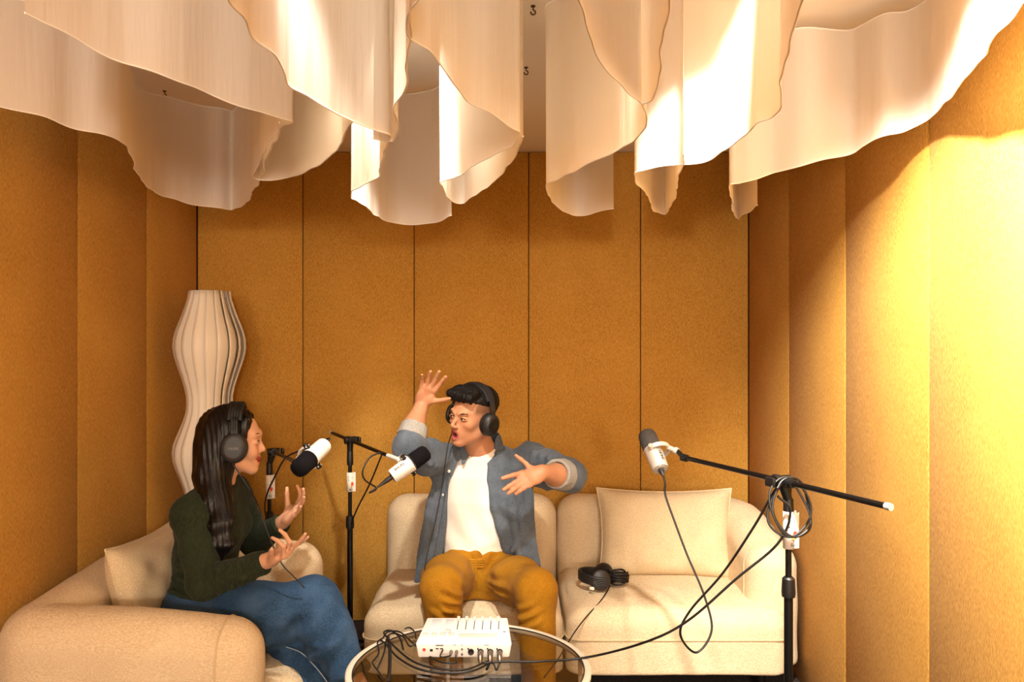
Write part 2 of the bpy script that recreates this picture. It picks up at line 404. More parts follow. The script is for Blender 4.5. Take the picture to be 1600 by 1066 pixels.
# ================================================================ the room
def slab(name, c, half, m): return tag(MB().box(c, half).build(name, m, smooth=False), kind='structure')
T = .06
slab('floor', ((XL+XR)/2, (D+YR)/2, -.03), ((XR-XL)/2+.2, (D-YR)/2+.2, .03), 'carpet')
slab('ceiling', ((XL+XR)/2, (D+YR)/2, ZC+.03), ((XR-XL)/2+.2, (D-YR)/2+.2, .03), 'ceiling')
PT = .022
wb = slab('wall_back', ((XL+XR)/2, D+PT+T/2, ZC/2), ((XR-XL)/2+.1, T/2, ZC/2), 'joint')
wl = slab('wall_left', (XL-PT-T/2, (D+YR)/2, ZC/2), (T/2, (D-YR)/2+PT, ZC/2), 'joint')
wr = slab('wall_right', (XR+PT+T/2, (D+YR)/2, ZC/2), (T/2, (D-YR)/2+PT, ZC/2), 'joint')
wq = slab('wall_rear', ((XL+XR)/2, YR-T/2, ZC/2), ((XR-XL)/2+.1, T/2, ZC/2), 'ceiling')
def panel(parent, c, half): MB().box(c, half, bev=.007, seg=2).build('acoustic_panel', 'panel', parent)
G = .0015; zc, hz = ZC/2, ZC/2-.002
xs = [XL, -1.068, -.500, .085, .6565, XR]
for a, b in zip(xs, xs[1:]): panel(wb, ((a+b)/2, D+PT/2, zc), ((b-a)/2-G, PT/2, hz))
ys = [D, 3.497, 2.940, 2.375]; ys += [2.375-.565*i for i in range(1, 11)]; ys[-1] = YR
for a, b in zip(ys, ys[1:]): panel(wl, (XL-PT/2, (a+b)/2, zc), (PT/2, (a-b)/2-G, hz))
ys = [D, 3.467, 2.880, 2.304]; ys += [2.304-.576*i for i in range(1, 10)]; ys[-1] = YR
for a, b in zip(ys, ys[1:]): panel(wr, (XR+PT/2, (a+b)/2, zc), (PT/2, (a-b)/2-G, hz))

# ================================================================ ceiling drapes
def hookobj(p, label):
    p = V(p); mb = MB().lathe((p.x, p.y, ZC), (0, 0, -1), [(0, .007), (.003, .007), (.004, .003)], 12)
    pts = [(p.x, p.y, ZC)]+[(p.x+.007*math.sin(a), p.y, ZC-.012-.007+.007*math.cos(a)) for a in np.linspace(0, 1.6*PI, 9)]
    mb.tube(pts, .0022, 6); tag(mb.build('ceiling_hook', 'brass'), label, 'hook', 'hooks that hold the drapes to the ceiling')
def drape(hem, zh, label, sag=None, wob=.006, seed=0, topz=None, drop=None):
    """hem traced as direction points at hem height zh -> a plan curve; the cloth hangs from the ceiling above that curve.
       sag: list of (fraction along the curve, drop of the top edge)"""
    plan = []
    for i, (x, y) in enumerate(hem):
        zi = zh if not isinstance(zh, list) else zh[i]
        d = (zi-H)*F/(533-y); plan.append(V(((x-800)*d/F, d, 0)))
    c = crom(plan, 10); L = [0]
    for a, b in zip(c, c[1:]): L.append(L[-1]+(b-a).length)
    tot = L[-1]; n = max(40, int(tot/.014)); q = np.linspace(0, tot, n)
    X = np.interp(q, L, [p.x for p in c]); Y = np.interp(q, L, [p.y for p in c]); fr = q/tot
    zv = zh if not isinstance(zh, list) else np.interp(np.linspace(0, 1, n), np.interp(np.arange(len(zh))*10, np.arange(len(L)), np.array(L)/tot), zh)
    zlow = zh if not isinstance(zh, list) else min(zh)
    sg = np.interp(fr, [a for a, b in sag], [b for a, b in sag]) if sag else np.zeros(n)
    tx = np.gradient(X); ty = np.gradient(Y); ln = np.hypot(tx, ty); nx, ny = -ty/ln, tx/ln
    rows = 26; vs = []
    rg = np.random.default_rng(seed); ph = rg.random(6)*6.3
    for r in range(rows):
        t = r/(rows-1)
        amp = wob*(.3+.7*t)
        off = amp*(np.sin(q*13+ph[0])+.45*np.sin(q*27+ph[1]+t*.8)+.2*np.sin(q*61+ph[2]+t))
        zt = ZC-.03-sg; hemw = .0022*np.sin(q*17+ph[3])+.0016*np.sin(q*39+ph[4])
        z = zt+(zv+hemw-zt)*t
        vs += list(zip(X+nx*off, Y+ny*off, z))
    fs = [[r*n+i, r*n+i+1, (r+1)*n+i+1, (r+1)*n+i] for r in range(rows-1) for i in range(n-1)]
    hm = [V(v) for v in vs[-n:]]
    p0 = V(vs[0]); root = thing('ceiling_drape', label, 'drape', (sum(X)/n, sum(Y)/n, zlow), 'white cloths hanging in waves from the ceiling')
    mk('cloth', vs, fs, 'drape', root); MB().tube(hm, .0017, 6).build('hem', 'ceiling', root)
    MB().tube([V(v) for v in vs[:n]], .0025, 6).build('top_cord', 'ceiling', root)
    return root
drape([(-40, 158), (0, 167), (60, 183), (115, 199), (165, 209), (196, 225), (205, 250), (219, 275), (243, 302), (304, 319), (344, 325), (368, 328), (392, 306), (404, 284), (420, 240), (440, 190)], 1.95,
      'shaded white ceiling drape at the far left, low hem along the left wall', [(0, .16), (.25, .17), (.42, .05), (.55, .015), (.72, .12), (.85, .16), (1, .08)], .005, 1)
drape([(42, 20), (110, 58), (182, 93), (270, 123), (338, 152), (398, 172), (436, 182), (456, 187), (452, 193), (439, 199), (422, 223), (405, 253), (396, 274), (408, 281), (449, 279), (479, 268), (506, 252), (522, 238), (537, 216), (552, 188), (566, 160)], 1.95,
      'white ceiling drape left of the bright one, long diagonal hem and a folded end', None, .003, 2)
drape([(340, -60), (360, -5), (384, 25), (396, 61), (422, 88), (455, 131), (502, 162), (549, 189), (588, 203), (602, 209), (604, 222), (602, 240), (594, 268), (573, 287), (551, 300), (556, 312), (569, 324), (603, 344), (627, 351), (677, 348), (704, 338)], 1.87,
      'ceiling drape glaring white under a lamp, its hem swinging from upper left', [(0, .0), (.25, .0), (.45, .02), (1, 0)], .006, 3)
drape([(668, -90), (655, -30), (646, 10), (640, 54), (632, 100), (632, 142), (620, 168), (620, 203), (610, 222), (585, 215)], 1.87,
      'narrow white ceiling drape with a wavy edge right of the glaring one', None, .004, 4)
drape([(690, -80), (660, -12), (641, 18), (637, 37), (644, 57), (674, 84), (691, 111), (731, 155), (765, 176), (805, 202), (812, 208), (806, 217), (789, 233), (758, 250), (715, 275), (690, 282), (686, 287), (692, 295), (700, 308), (718, 317), (731, 314), (758, 294), (785, 270), (806, 243), (816, 215)], 1.87,
      'white ceiling drape directly above the man, folded twice beside a ceiling hook', None, .003, 5)
drape([(930, -120), (905, -50), (903, -10), (911, 15), (926, 64), (943, 98), (970, 135), (1002, 164), (1012, 190), (1008, 203), (990, 219), (960, 238), (909, 260), (875, 280), (854, 287), (854, 299), (868, 320), (889, 334), (912, 336), (940, 331), (958, 326)], 1.87,
      'white ceiling drape right of the bare ceiling gap, long fold hanging lowest at left', None, .003, 6)
drape([(1050, -90), (1044, -20), (1043, 25), (1041, 60), (1034, 91), (1028, 125), (1017, 152), (1000, 160)], 1.87,
      'narrow wavy white drape strip in the middle of the ceiling, right of centre', None, .004, 7)
drape([(1262, -90), (1250, -10), (1238, 44), (1228, 101), (1221, 145), (1215, 169), (1203, 184), (1182, 190), (1172, 203), (1159, 219), (1135, 235), (1102, 250), (1058, 257), (1020, 263), (994, 270), (994, 278), (1004, 296), (1024, 329), (1036, 336), (1044, 331), (1057, 297), (1064, 262), (1068, 240)], 1.87,
      'white ceiling drape with one small round bright patch near its hem', None, .004, 8)
drape([(1680, -95), (1630, -25), (1597, 12), (1553, 54), (1533, 95), (1499, 135), (1455, 181), (1418, 203), (1384, 211), (1347, 230), (1323, 243), (1256, 256), (1209, 270), (1183, 280), (1152, 288), (1140, 297), (1148, 334), (1154, 344), (1160, 336), (1171, 329), (1183, 321)], [2.04, 2.04, 2.04, 2.04, 2.04, 2.04, 2.04, 2.03, 2.02, 2.005, 1.99, 1.96, 1.945, 1.925, 1.91, 1.90, 1.90, 1.90, 1.90, 1.90, 1.90],
      'wide white ceiling drape at the right, washed out beside the bright wall', None, .004, 9)
for (x, y), lb in zip([(257, 150), (833, 20), (822, 114), (1230, 84)], ['small dark hook on the shaded ceiling at far left', 'nearer of two dark hooks in the bare ceiling gap at centre', 'farther of two dark hooks in the bare ceiling gap at centre', 'tiny dark hook at the edge of the drape with the bright patch']):
    d = (ZC-.02-H)*F/(533-y); hookobj(((x-800)*d/F, d, ZC), lb)

# ================================================================ seating
def wr_disp(amp, sc, seed): return lambda v: amp*(vnoise(v, sc, seed)+.5*vnoise(v, tuple(2.1*a for a in sc), seed+1))
def foot(parent, x, y): MB().lathe((x, y, 0), (0, 0, 1), [(0, .018), (.005, .02), (.11, .024)], 12).build('foot', 'black', parent)
def seatblock(parent, c, half, ztop, zb=.10, rad=.075, crown=.015, seed=0):
    S = SDF(.010); zz = (ztop+zb-.1)/2
    S.box((c[0], c[1], zz), (half[0], half[1], (ztop-zb+.1)/2), rad, k=.02)
    S.ell((c[0], c[1]-.02, ztop-.02), (half[0]*.9, half[1]*.8, .02+crown), k=.04)
    S.func((c[0]-2, c[1]-2, zb-.3), (c[0]+2, c[1]+2, zb), lambda X, Y, Z: Z-zb+0*X+0*Y, k=.004)
    o = S.build('seat', 'sofa', parent, 1, wr_disp(.002, (9, 9, 9), seed)); return o
def ring(parent, x0, x1, y0, y1, z, r=.03, rad=.0035):
    pts = []
    for cx, cy, a0 in ((x1-r, y1-r, 0), (x0+r, y1-r, 90), (x0+r, y0+r, 180), (x1-r, y0+r, 270)):
        for a in (0, 30, 60, 90): pts.append(V((cx+r*math.cos(math.radians(a0+a)), cy+r*math.sin(math.radians(a0+a)), z)))
    pts.append(pts[0]); MB().tube(pts, rad, 6, caps=False).build('piping', 'piping', parent)
# middle seat: no arms
s1 = thing('sofa_module', 'armless cream sofa seat that the man sits on', 'sofa', (-.2, 3.55, 0), 'cream upholstered sofa units')
seatblock(s1, (-.197, 3.50), (.404, .35), .355, seed=3)
ring(s1, -.602, .208, 3.149, 3.85, .243, .06)
S = SDF(.010); S.wall([(-.49, 3.86), (.10, 3.86)], [.685, .685], .115, .10, .10); S.build('backrest', 'sofa', s1, 1, wr_disp(.0025, (7, 7, 9), 5))
for x, y in ((-.5, 3.26), (.1, 3.26), (-.5, 3.85), (.1, 3.85)): foot(s1, x, y)
# right-hand seat with a rounded arm
s2 = thing('sofa_module', 'cream sofa corner seat with one rounded arm beside the right wall', 'sofa', (.7, 3.55, 0), 'cream upholstered sofa units')
seatblock(s2, (.665, 3.49), (.448, .345), .355, seed=9)
ring(s2, .216, 1.114, 3.143, 3.84, .243, .06)
def arc(c, r, a0, a1, n=6): return [(c[0]+r*math.cos(math.radians(a)), c[1]+r*math.sin(math.radians(a))) for a in np.linspace(a0, a1, n)]
path = [(.325, 3.865)]+arc((.89, 3.675), .19, 90, 0, 7)+[(1.082, 3.33)]
tops = [.685, .685, .685, .685, .68, .675, .67, .66, .585]
S = SDF(.010); S.wall(path, tops, .108, .10, .095); S.build('backrest', 'sofa', s2, 1, wr_disp(.0025, (7, 7, 9), 11))
arcpts = [V((1.082+.1085*math.cos(a), 3.335, .49+.097*math.sin(a))) for a in np.linspace(0, PI, 14)]
MB().tube([V((1.1905, 3.335, .14))]+arcpts+[V((.9735, 3.335, .33))], .003, 6).build('piping', 'piping', s2)
for x, y in ((.3, 3.26), (1.02, 3.26), (.3, 3.85), (1.05, 3.8)): foot(s2, x, y)
# armchair on the left
s3 = thing('armchair', 'cream rounded armchair at the left that the woman sits in', 'armchair', (-1.1, 2.85, 0), 'cream upholstered sofa units')
path = [(-.875, 2.435)]+[(-1.15, 2.418)]+arc((-1.40, 2.475), .06, -90, -180, 5)+arc((-1.27, 3.085), .195, 180, 90, 6)+[(-.895, 3.28)]
n = len(path); tops = [.58, .615]+[.62]*5+[.645]*(n-8)+[.60]
S = SDF(.010); S.wall(path, tops, .112, .10, .105); S.build('backrest', 'sofa', s3, 1, wr_disp(.003, (7, 7, 9), 21))
seatblock(s3, (-1.03, 2.85), (.36, .34), .345, rad=.08, seed=14)
ap = [V((-.870, 2.435+.1125*math.cos(a), .475+.107*math.sin(a))) for a in np.linspace(0, PI, 14)]
MB().tube([V((-.870, 2.5475, .2))]+ap+[V((-.870, 2.3225, .12))], .003, 6).build('piping', 'piping', s3)
for x, y in ((-.8, 2.45), (-.8, 3.25), (-1.4, 2.5), (-1.4, 3.2)): foot(s3, x, y)

def pillow(c, ex, ey, w_, h_, t_, label, seed):
    """scatter cushion: ex = width direction, ey = height direction"""
    ex = V(ex).normalized(); ey = V(ey); ey = (ey-ex*ey.dot(ex)).normalized(); ez = ex.cross(ey); n = 36; vs = []; fs = []
    for s_ in (1, -1):
        b = len(vs)
        for j in range(n+1):
            for i in range(n+1):
                u, v = 2*i/n-1, 2*j/n-1
                a = (1-u**4)*(1-v**4); th = t_/2*max(a, 0)**.55
                pu = u*(1-.075*(1-v*v)); pv = v*(1-.09*(1-u*u))
                wv = .006*math.sin(9*u+seed)*math.sin(7*v+seed*2)*min(1, 3*(1-max(abs(u), abs(v))))
                wv += .004*math.sin(26*u+3*v+seed)*max(0, -v)*min(1, 4*(1-max(abs(u), abs(v))))
                vs.append(V(c)+ex*(pu*w_/2)+ey*(pv*h_/2)+ez*s_*(th+wv))
        for j in range(n):
            for i in range(n):
                q = [b+j*(n+1)+i, b+j*(n+1)+i+1, b+(j+1)*(n+1)+i+1, b+(j+1)*(n+1)+i]; fs.append(q if s_ > 0 else q[::-1])
    root = thing('scatter_cushion', label, 'cushion', (c[0], c[1], c[2]-h_/2), 'cream scatter cushions'); mk('cover', vs, fs, 'cushion', root)
    e = [V(c)+ex*(u*(1-.075*(1-v*v))*w_/2)+ey*(v*(1-.09*(1-u*u))*h_/2) for u, v in [(a, -1) for a in np.linspace(-1, 1, 14)]+[(1, a) for a in np.linspace(-1, 1, 14)]+[(-a, 1) for a in np.linspace(-1, 1, 14)]+[(-1, -a) for a in np.linspace(-1, 1, 14)]]
    MB().tube(e, .0035, 6).build('seam', 'cushion', root)
pillow((.705, 3.65, .545), (1, -.03, .0), (0, .22, 1), .625, .41, .18, 'wide cream scatter cushion leaning on the empty corner seat', 1.3)
pillow((-1.275, 2.845, .54), (.06, 1, 0), (-.22, 0, 1), .49, .42, .15, 'cream scatter cushion behind the woman in the armchair', 2.1)

# ================================================================ pleated floor lamp
lx, ly = -1.372, 3.60
lamp = thing('floor_lamp', 'tall white wavy floor lamp of curved vertical slats in the corner', 'lamp', (lx, ly, 0))
zz = [1.656, 1.60, 1.53, 1.424, 1.32, 1.24, 1.142, 1.06, .98, .939, .90, .82, .72, .64, .56, .46, .38, .28, .16, .05]
rr = [.080, .089, .116, .158, .133, .101, .083, .105, .145, .158, .155, .12, .088, .083, .1, .15, .158, .125, .088, .083]
NS = 18
def slat(j):
    vs = []; K = 44
    for i in range(K+1):
        z = 1.656+(.05-1.656)*i/K; r = np.interp(-z, [-a for a in zz], rr)
        r = float(np.mean([np.interp(-(z+e), [-a for a in zz], rr) for e in (-.05, -.025, 0, .025, .05)])) if .1 < z < 1.6 else float(r)
        for q in range(5):
            a = 2*PI*(j+q/4*1.25)/NS-.3; ro = r+.020*(1-q/4)-.012
            vs.append((lx+ro*math.cos(a), ly+ro*math.sin(a), z))
    fs = [[i*5+q, i*5+q+1, (i+1)*5+q+1, (i+1)*5+q] for i in range(K) for q in range(4)]
    o = mk('slat', vs, fs, 'lampslat', lamp); md = o.modifiers.new('thick', 'SOLIDIFY'); md.thickness = .002; return o
for j in range(NS): slat(j)
for z, r in ((1.63, .072), (1.142, .073), (.64, .073)):
    MB().tube([(lx+r*math.cos(a), ly+r*math.sin(a), z) for a in np.linspace(0, 2*PI, 33)], .004, 6).build('ring', 'lampslat', lamp)
MB().lathe((lx, ly, 0), (0, 0, 1), [(0, .12), (.012, .12), (.016, .115), (.018, .014), (1.64, .012)], 32).build('base', 'white', lamp)

# ================================================================ people
def unit(v): return V(v).normalized()
def hand(S, w_, f, n, right, curls, spreads, thumb, sc=1.0, fat=1.0):
    """wrist, pointing direction, palm normal; per finger three bends (deg) and a spread; thumb = (out, toward palm, bend)"""
    w_ = V(w_); f = unit(f); n = V(n); n = (n-f*n.dot(f)).normalized(); s = f.cross(n) if right else n.cross(f)
    S.ecap(w_-f*.012*sc, w_+f*.03*sc, (.026*sc, .019*sc), (.031*sc, .017*sc), s, k=.012)
    S.ecap(w_+f*.022*sc, w_+f*.082*sc, (.032*sc, .0155*sc), (.039*sc, .0125*sc), s, k=.012)
    S.ell(w_+(f*.034+s*.020+n*.008)*sc, (.029*sc, .017*sc, .014*sc), np.array(basis(f+s*.35, n)), k=.01)
    S.ell(w_+(f*.04-s*.022+n*.007)*sc, (.03*sc, .013*sc, .012*sc), np.array(basis(f, n)), k=.01)
    lens = [(.042, .026, .022), (.046, .030, .023), (.042, .028, .022), (.033, .021, .019)]
    rad = [tuple(a*fat for a in t_) for t_ in ((.0088, .0078, .0070), (.0090, .0080, .0072), (.0086, .0076, .0068), (.0076, .0066, .006))]
    for i, off in enumerate((.029, .0098, -.0098, -.0275)):
        p = w_+(f*(.084-(.009 if i == 3 else 0)-(.003 if i in (0, 2) else 0))+s*off)*sc
        a = math.radians(spreads[i]); d = f*math.cos(a)+s*math.sin(a); c = 0
        for j in range(3):
            c += math.radians(curls[i][j]); dd = d*math.cos(c)+n*math.sin(c); q = p+dd*lens[i][j]*sc
            S.cap(p, q, rad[i][j]*sc, (rad[i][j+1] if j < 2 else rad[i][2]*.88)*sc, k=.004 if j else .007); p = q
    o, t, b = thumb; p = w_+(f*.028+s*.024+n*.006)*sc
    d = (f*math.cos(math.radians(o))+s*math.sin(math.radians(o))+n*math.tan(math.radians(t))).normalized()
    for j, (l, r0, r1) in enumerate(((.036, .0135, .0105), (.030, .0102, .0092), (.026, .0092, .0072))):
        if j: d = (d+(f*math.sin(math.radians(b))*.8+n*math.sin(math.radians(b))*.3)).normalized()
        q = p+d*l*sc; S.cap(p, q, r0*sc, r1*sc, k=.008 if j == 0 else .004); p = q
class Head:
    def __init__(s, o, f, u, sc):
        s.o = V(o); s.f = unit(f); u = V(u); s.u = (u-s.f*u.dot(s.f)).normalized(); s.l = s.u.cross(s.f); s.s = sc
        s.R = np.array(Matrix((s.f, s.l, s.u)).transposed())
    def L(s, x, y, z): return s.o+(s.f*x+s.l*y+s.u*z)*s.s
    def inv(s, vs): return ((vs-np.array(s.o)) @ s.R)/s.s
    def sdf(s, S, mouth, female):
        L, k = s.L, s.s; R = s.R
        E = lambda c, r, kk=.01, sub=False: S.ell(L(*c), [a*k for a in r], R, kk, sub)
        C = lambda a, b, ra, rb, kk=.01, sub=False: S.cap(L(*a), L(*b), ra*k, rb*k, kk, sub)
        E((-.012, 0, .034), (.094, .074, .082)); E((.022, 0, -.022), (.064, .060, .085), .03)
        j = .043 if female else .055
        for y in (1, -1):
            C((.002, y*j, -.055), (.062, y*.014, -.099), .016, .013, .028)
            E((.056, y*.040, -.022), (.020, .018, .018), .02)
            if not female: C((.078, y*.040, .021), (.087, y*.012, .017), .007, .008, .014)
            else: C((.074, y*.040, .024), (.084, y*.010, .026), .008, .009, .02); E((.060, y*.036, -.036), (.020, .018, .020), .02)
        E((.066, 0, -.101), (.017 if female else .019, .018 if female else .022, .013), .018); E((.064, 0, -.060), (.026, .034, .030), .02)
        for y in (1, -1):
            E((.099, y*.032, .001), (.014, .020, .0105), .010, True)
            E((.0765, y*.032, -.001), (.0125, .018, .0095), .003)
        nt = .101 if female else .106
        C((.086, 0, .004), (nt, 0, -.028), .005, .0075, .012); E((nt-.002, 0, -.033), (.009, .0095, .008), .006)
        for y in (1, -1): E((nt-.011, y*.0115, -.036), (.009, .0065, .0065), .005); E((.100, y*.006, -.0425), (.004, .003, .003), .002, True)
        if mouth == 'open':
            E((.096, .0, -.070), (.016, .0145, .012), .004, True)
            ring_ = [(.0905-.012*abs(math.cos(a)), .0185*math.cos(a), -.070+.0165*math.sin(a)) for a in np.linspace(0, 2*PI, 13)]
            for a, b in zip(ring_, ring_[1:]): C(a, b, .0048, .0048, .004)
        else:
            E((.093, 0, -.0690), (.017, .022, .0075), .003, True); [E((.0655, y*.038, -.038), (.019, .016, .017), .016) for y in (1, -1)]; [E((.081, y*.026, -.0615), (.008, .006, .0035), .003, True) for y in (1, -1)]
            for a, b in (((.070, -.030, -.053), (.089, -.006, -.0605)), ((.089, -.006, -.0605), (.089, .006, -.0605)), ((.089, .006, -.0605), (.070, .030, -.053)),
                         ((.070, -.030, -.054), (.086, -.009, -.079)), ((.086, -.009, -.079), (.086, .009, -.079)), ((.086, .009, -.079), (.070, .030, -.054))): C(a, b, .0042, .0046, .004)
        for y in (1, -1):
            E((-.006, y*.074, -.008), (.019, .008, .031), .005)
    def tint(s, o, skin, lip, mouth, shave=None):
        """lips, mouth and cheek colour as a vertex attribute"""
        me = o.data; n = len(me.vertices); co = np.empty(n*3); me.vertices.foreach_get('co', co); co = co.reshape(-1, 3)+np.array(ORIG[o.name])
        q = s.inv(co); c = np.tile(np.array(lin(skin)), (n, 1)); lc, dk = np.array(lin(lip)), np.array(lin('#5a1a14'))
        near = (np.abs(q) < .16).all(1)
        if mouth == 'open':
            d = np.sqrt((q[:, 1]/.0215)**2+((q[:, 2]+.070)/.0205)**2); inner = np.sqrt((q[:, 1]/.012)**2+((q[:, 2]+.070)/.010)**2)
        else:
            zc_ = -.0700+.014*(np.abs(q[:, 1])/.030)**2; d = np.sqrt((q[:, 1]/.031)**2+((q[:, 2]-zc_)/.0135)**2); inner = np.sqrt((q[:, 1]/.022)**2+((q[:, 2]-zc_)/.0055)**2)
        m = (near & (q[:, 0] > .065)); t = np.clip((1.15-d)/.3, 0, 1)*m; c = c*(1-t[:, None])+lc*t[:, None]
        t = np.clip((1.1-inner)/.3, 0, 1)*m*(q[:, 0] < .0855); c = c*(1-t[:, None])+dk*t[:, None]
        ck = np.exp(-(((q[:, 1].__abs__()-.042)/.02)**2+((q[:, 2]+.03)/.02)**2))*m*.35; c = c*(1-ck[:, None])+c*np.array((1.05, .72, .66, 1))*ck[:, None]
        if shave:
            t = np.clip((q[:, 2]-.012)/.02, 0, 1)*np.clip((np.abs(q[:, 1])-.052)/.008, 0, 1)*np.clip((.062-q[:, 0])/.02, 0, 1)*near*.75; c = c*(1-t[:, None])+np.array(lin(shave))*t[:, None]
        at = me.color_attributes.new('tint', 'FLOAT_COLOR', 'POINT'); at.data.foreach_set('color', c.astype(np.float32).ravel())
    def face_bits(s, root, squint, sides=(1, -1)):
        k = s.s
        for y in sides:
            S = SDF(.0016); c = s.L(.0775, y*.032, -.001); S.ell(c, (.0118*k, .0155*k, (.0042 if squint else .0058)*k), s.R); S.build('eye', 'eye', root, 0)
            S = SDF(.0013); S.ell(s.L(.0862, y*.031, -.001), (.0042*k, .0058*k, (.0040 if squint else .0054)*k), s.R); S.build('iris', 'iris', root, 0)
            pts = [s.L(.082+.0085*math.cos(a)**1, y*(.032+.018*math.sin(a)), .0035+.0035*math.cos(a)-.002) for a in np.linspace(-1.25, 1.25, 8)]
            MB().tube(pts, (.0013 if squint else .0010)*k, 6).build('eyelid', 'iris', root)
            pts = [s.L(.0895-.012*t*t, y*(.014+.036*t), .020+(.004 if squint else .010)*math.sin(2.4*t)-(.006*(1-t) if squint else 0)) for t in np.linspace(0, 1, 7)]
            MB().tube(pts, [a*k*(1 if squint else .62) for a in (.0028, .0034, .0034, .003, .0026, .002, .0008)], 6).build('eyebrow', 'iris', root)

def headphones(hd, label, root_z, ear=.083, txt=None, group='black studio headphones', fwd=0, big=1.0, band=.013):
    """worn headphones: band over the crown, a cup and pad at each ear"""
    L = lambda x, y, z: hd.L(x+fwd, y, z); root = thing('headphones', label, 'headphones', L(0, 0, -.05), group); k = hd.s
    for y in (1, -1):
        c = L(.0, y*ear, -.012); ax = hd.l*y; u = hd.u; k = hd.s*big
        MB().lathe(c, ax, [(-.010, .028), (-.008, .040*k), (.004, .046*k), (.016, .044*k), (.018, .04*k)], 28, u, .86).build('ear_pad', 'leatherette', root)
        cup = MB().lathe(c, ax, [(.016, .043*k), (.020, .046*k), (.034, .043*k), (.040, .036*k), (.0405, .026*k), (.043, .025*k), (.044, .0)], 28, u, .86).build('ear_cup', 'darkgrey', root)
        MB().lathe(c, ax, [(.0405, .027*k), (.0436, .027*k), (.0437, .0235*k)], 28, u, .9).build('cap_ring', 'black', cup)
        yk = [L(.0, y*(ear+.026), .018), L(0, y*(ear+.024), .045), L(-.002, y*(ear+.012), .075), L(-.003, y*(ear-.004), .092)]
        pts = crom(yk, 5); mb = MB()
        for off in (-.007, 0, .007): mb.tube([p+hd.f*off for p in pts], .0058, 8)
        mb.build('slider', 'black', root)
        if txt and y == txt[1]:
            text('lettering', txt[0], .0105*1.15, c+ax*.0447, (hd.f*-y), hd.u, 'lightink', cup, .0005)
    mb = MB(); arc_ = [L(-.004, .096*math.sin(a), .036+.096*math.cos(a)) for a in np.linspace(-1.12, 1.12, 25)]
    for off in (-1, -.5, 0, .5, 1): mb.tube([p+hd.f*off*band for p in arc_], .0085, 8)
    mb.build('headband', 'leatherette', root)
    return root

# ---------------------------------------------------------------- the woman in the armchair (she faces to the right)
W = thing('person', 'woman in dark green top and wide blue jeans, gesturing in the armchair', 'person', (-1.05, 2.78, .37))
hw = Head(P(365, 689, 2.75), (1, .22, -.02), (-.02, 0, 1), .98)
wsec = [(.40, -1.09, 2.79, .11, .155), (.50, -1.085, 2.79, .118, .165), (.60, -1.075, 2.78, .095, .135), (.70, -1.065, 2.775, .097, .132), (.79, -1.05, 2.77, .104, .150), (.86, -1.045, 2.765, .092, .158), (.905, -1.035, 2.765, .065, .115), (.93, -1.025, 2.765, .045, .06)]
shR, elR, wrR = V((-1.055, 2.62, .850)), V((-.985, 2.545, .655)), P(424, 874, 2.48)
shL, elL, wrL = V((-1.03, 2.925, .865)), V((-.965, 2.985, .675)), P(444, 814, 2.86)
hipR, knR, anR = V((-1.06, 2.70, .475)), V((-.672, 2.70, .535)), V((-.497, 2.575, .30))
hipL, knL, anL = V((-1.06, 2.87, .465)), V((-.75, 2.77, .415)), V((-.635, 2.64, .10))
neckw = [hw.L(-.03, 0, -.075), V((-1.028, 2.76, .90))]
B = SDF(.0033)
hw.sdf(B, 'smile', True)
B.cap(neckw[0], neckw[1], .049, .054, k=.03)
B.zloft(wsec, grow=-.012, k=.03)
B.chain([shR, elR, wrR], [.043, .036, .024], .02); B.chain([shL, elL, wrL], [.043, .036, .024], .02)
B.chain([hipR, knR, anR], [.08, .05, .034], .03); B.chain([hipL, knL, anL], [.08, .05, .034], .03)
fr = unit((.82, -.15, -.3)); B.ecap(anR+V((-.01, 0, -.03)), anR+fr*.10+V((.01, 0, -.03)), (.026, .03), (.036, .016), (0, 1, 0), .02)
B.ecap(anL+V((-.01, 0, -.05)), anL+V((.13, -.03, -.078)), (.028, .03), (.036, .016), (0, 1, 0), .02)
fR = P(490, 843, 2.41)-wrR
hand(B, wrR, fR, V((-.42, -.25, .88)), True, [(52, 48, 25), (42, 40, 22), (8, 10, 8), (-6, 8, 8)], (5, 1, -3, -10), (38, 32, 14), .93)
fL = P(484, 776, 2.80)-wrL
hand(B, wrL, fL, V((-.62, -.42, .66)), False, [(22, 22, 15), (10, 16, 12), (4, 12, 10), (2, 10, 8)], (9, 3, -4, -12), (62, 35, 10), .92)
wb_ = B.build('body', 'skin_w', W, 1)
hw.tint(wb_, '#dba583', '#b8443c', 'smile')
hw.face_bits(W, False)
S = SDF(.0015); S.ell(hw.L(.0775, 0, -.0645), (.009, .017, .0055), hw.R); S.build('teeth', 'teeth', W, 0)
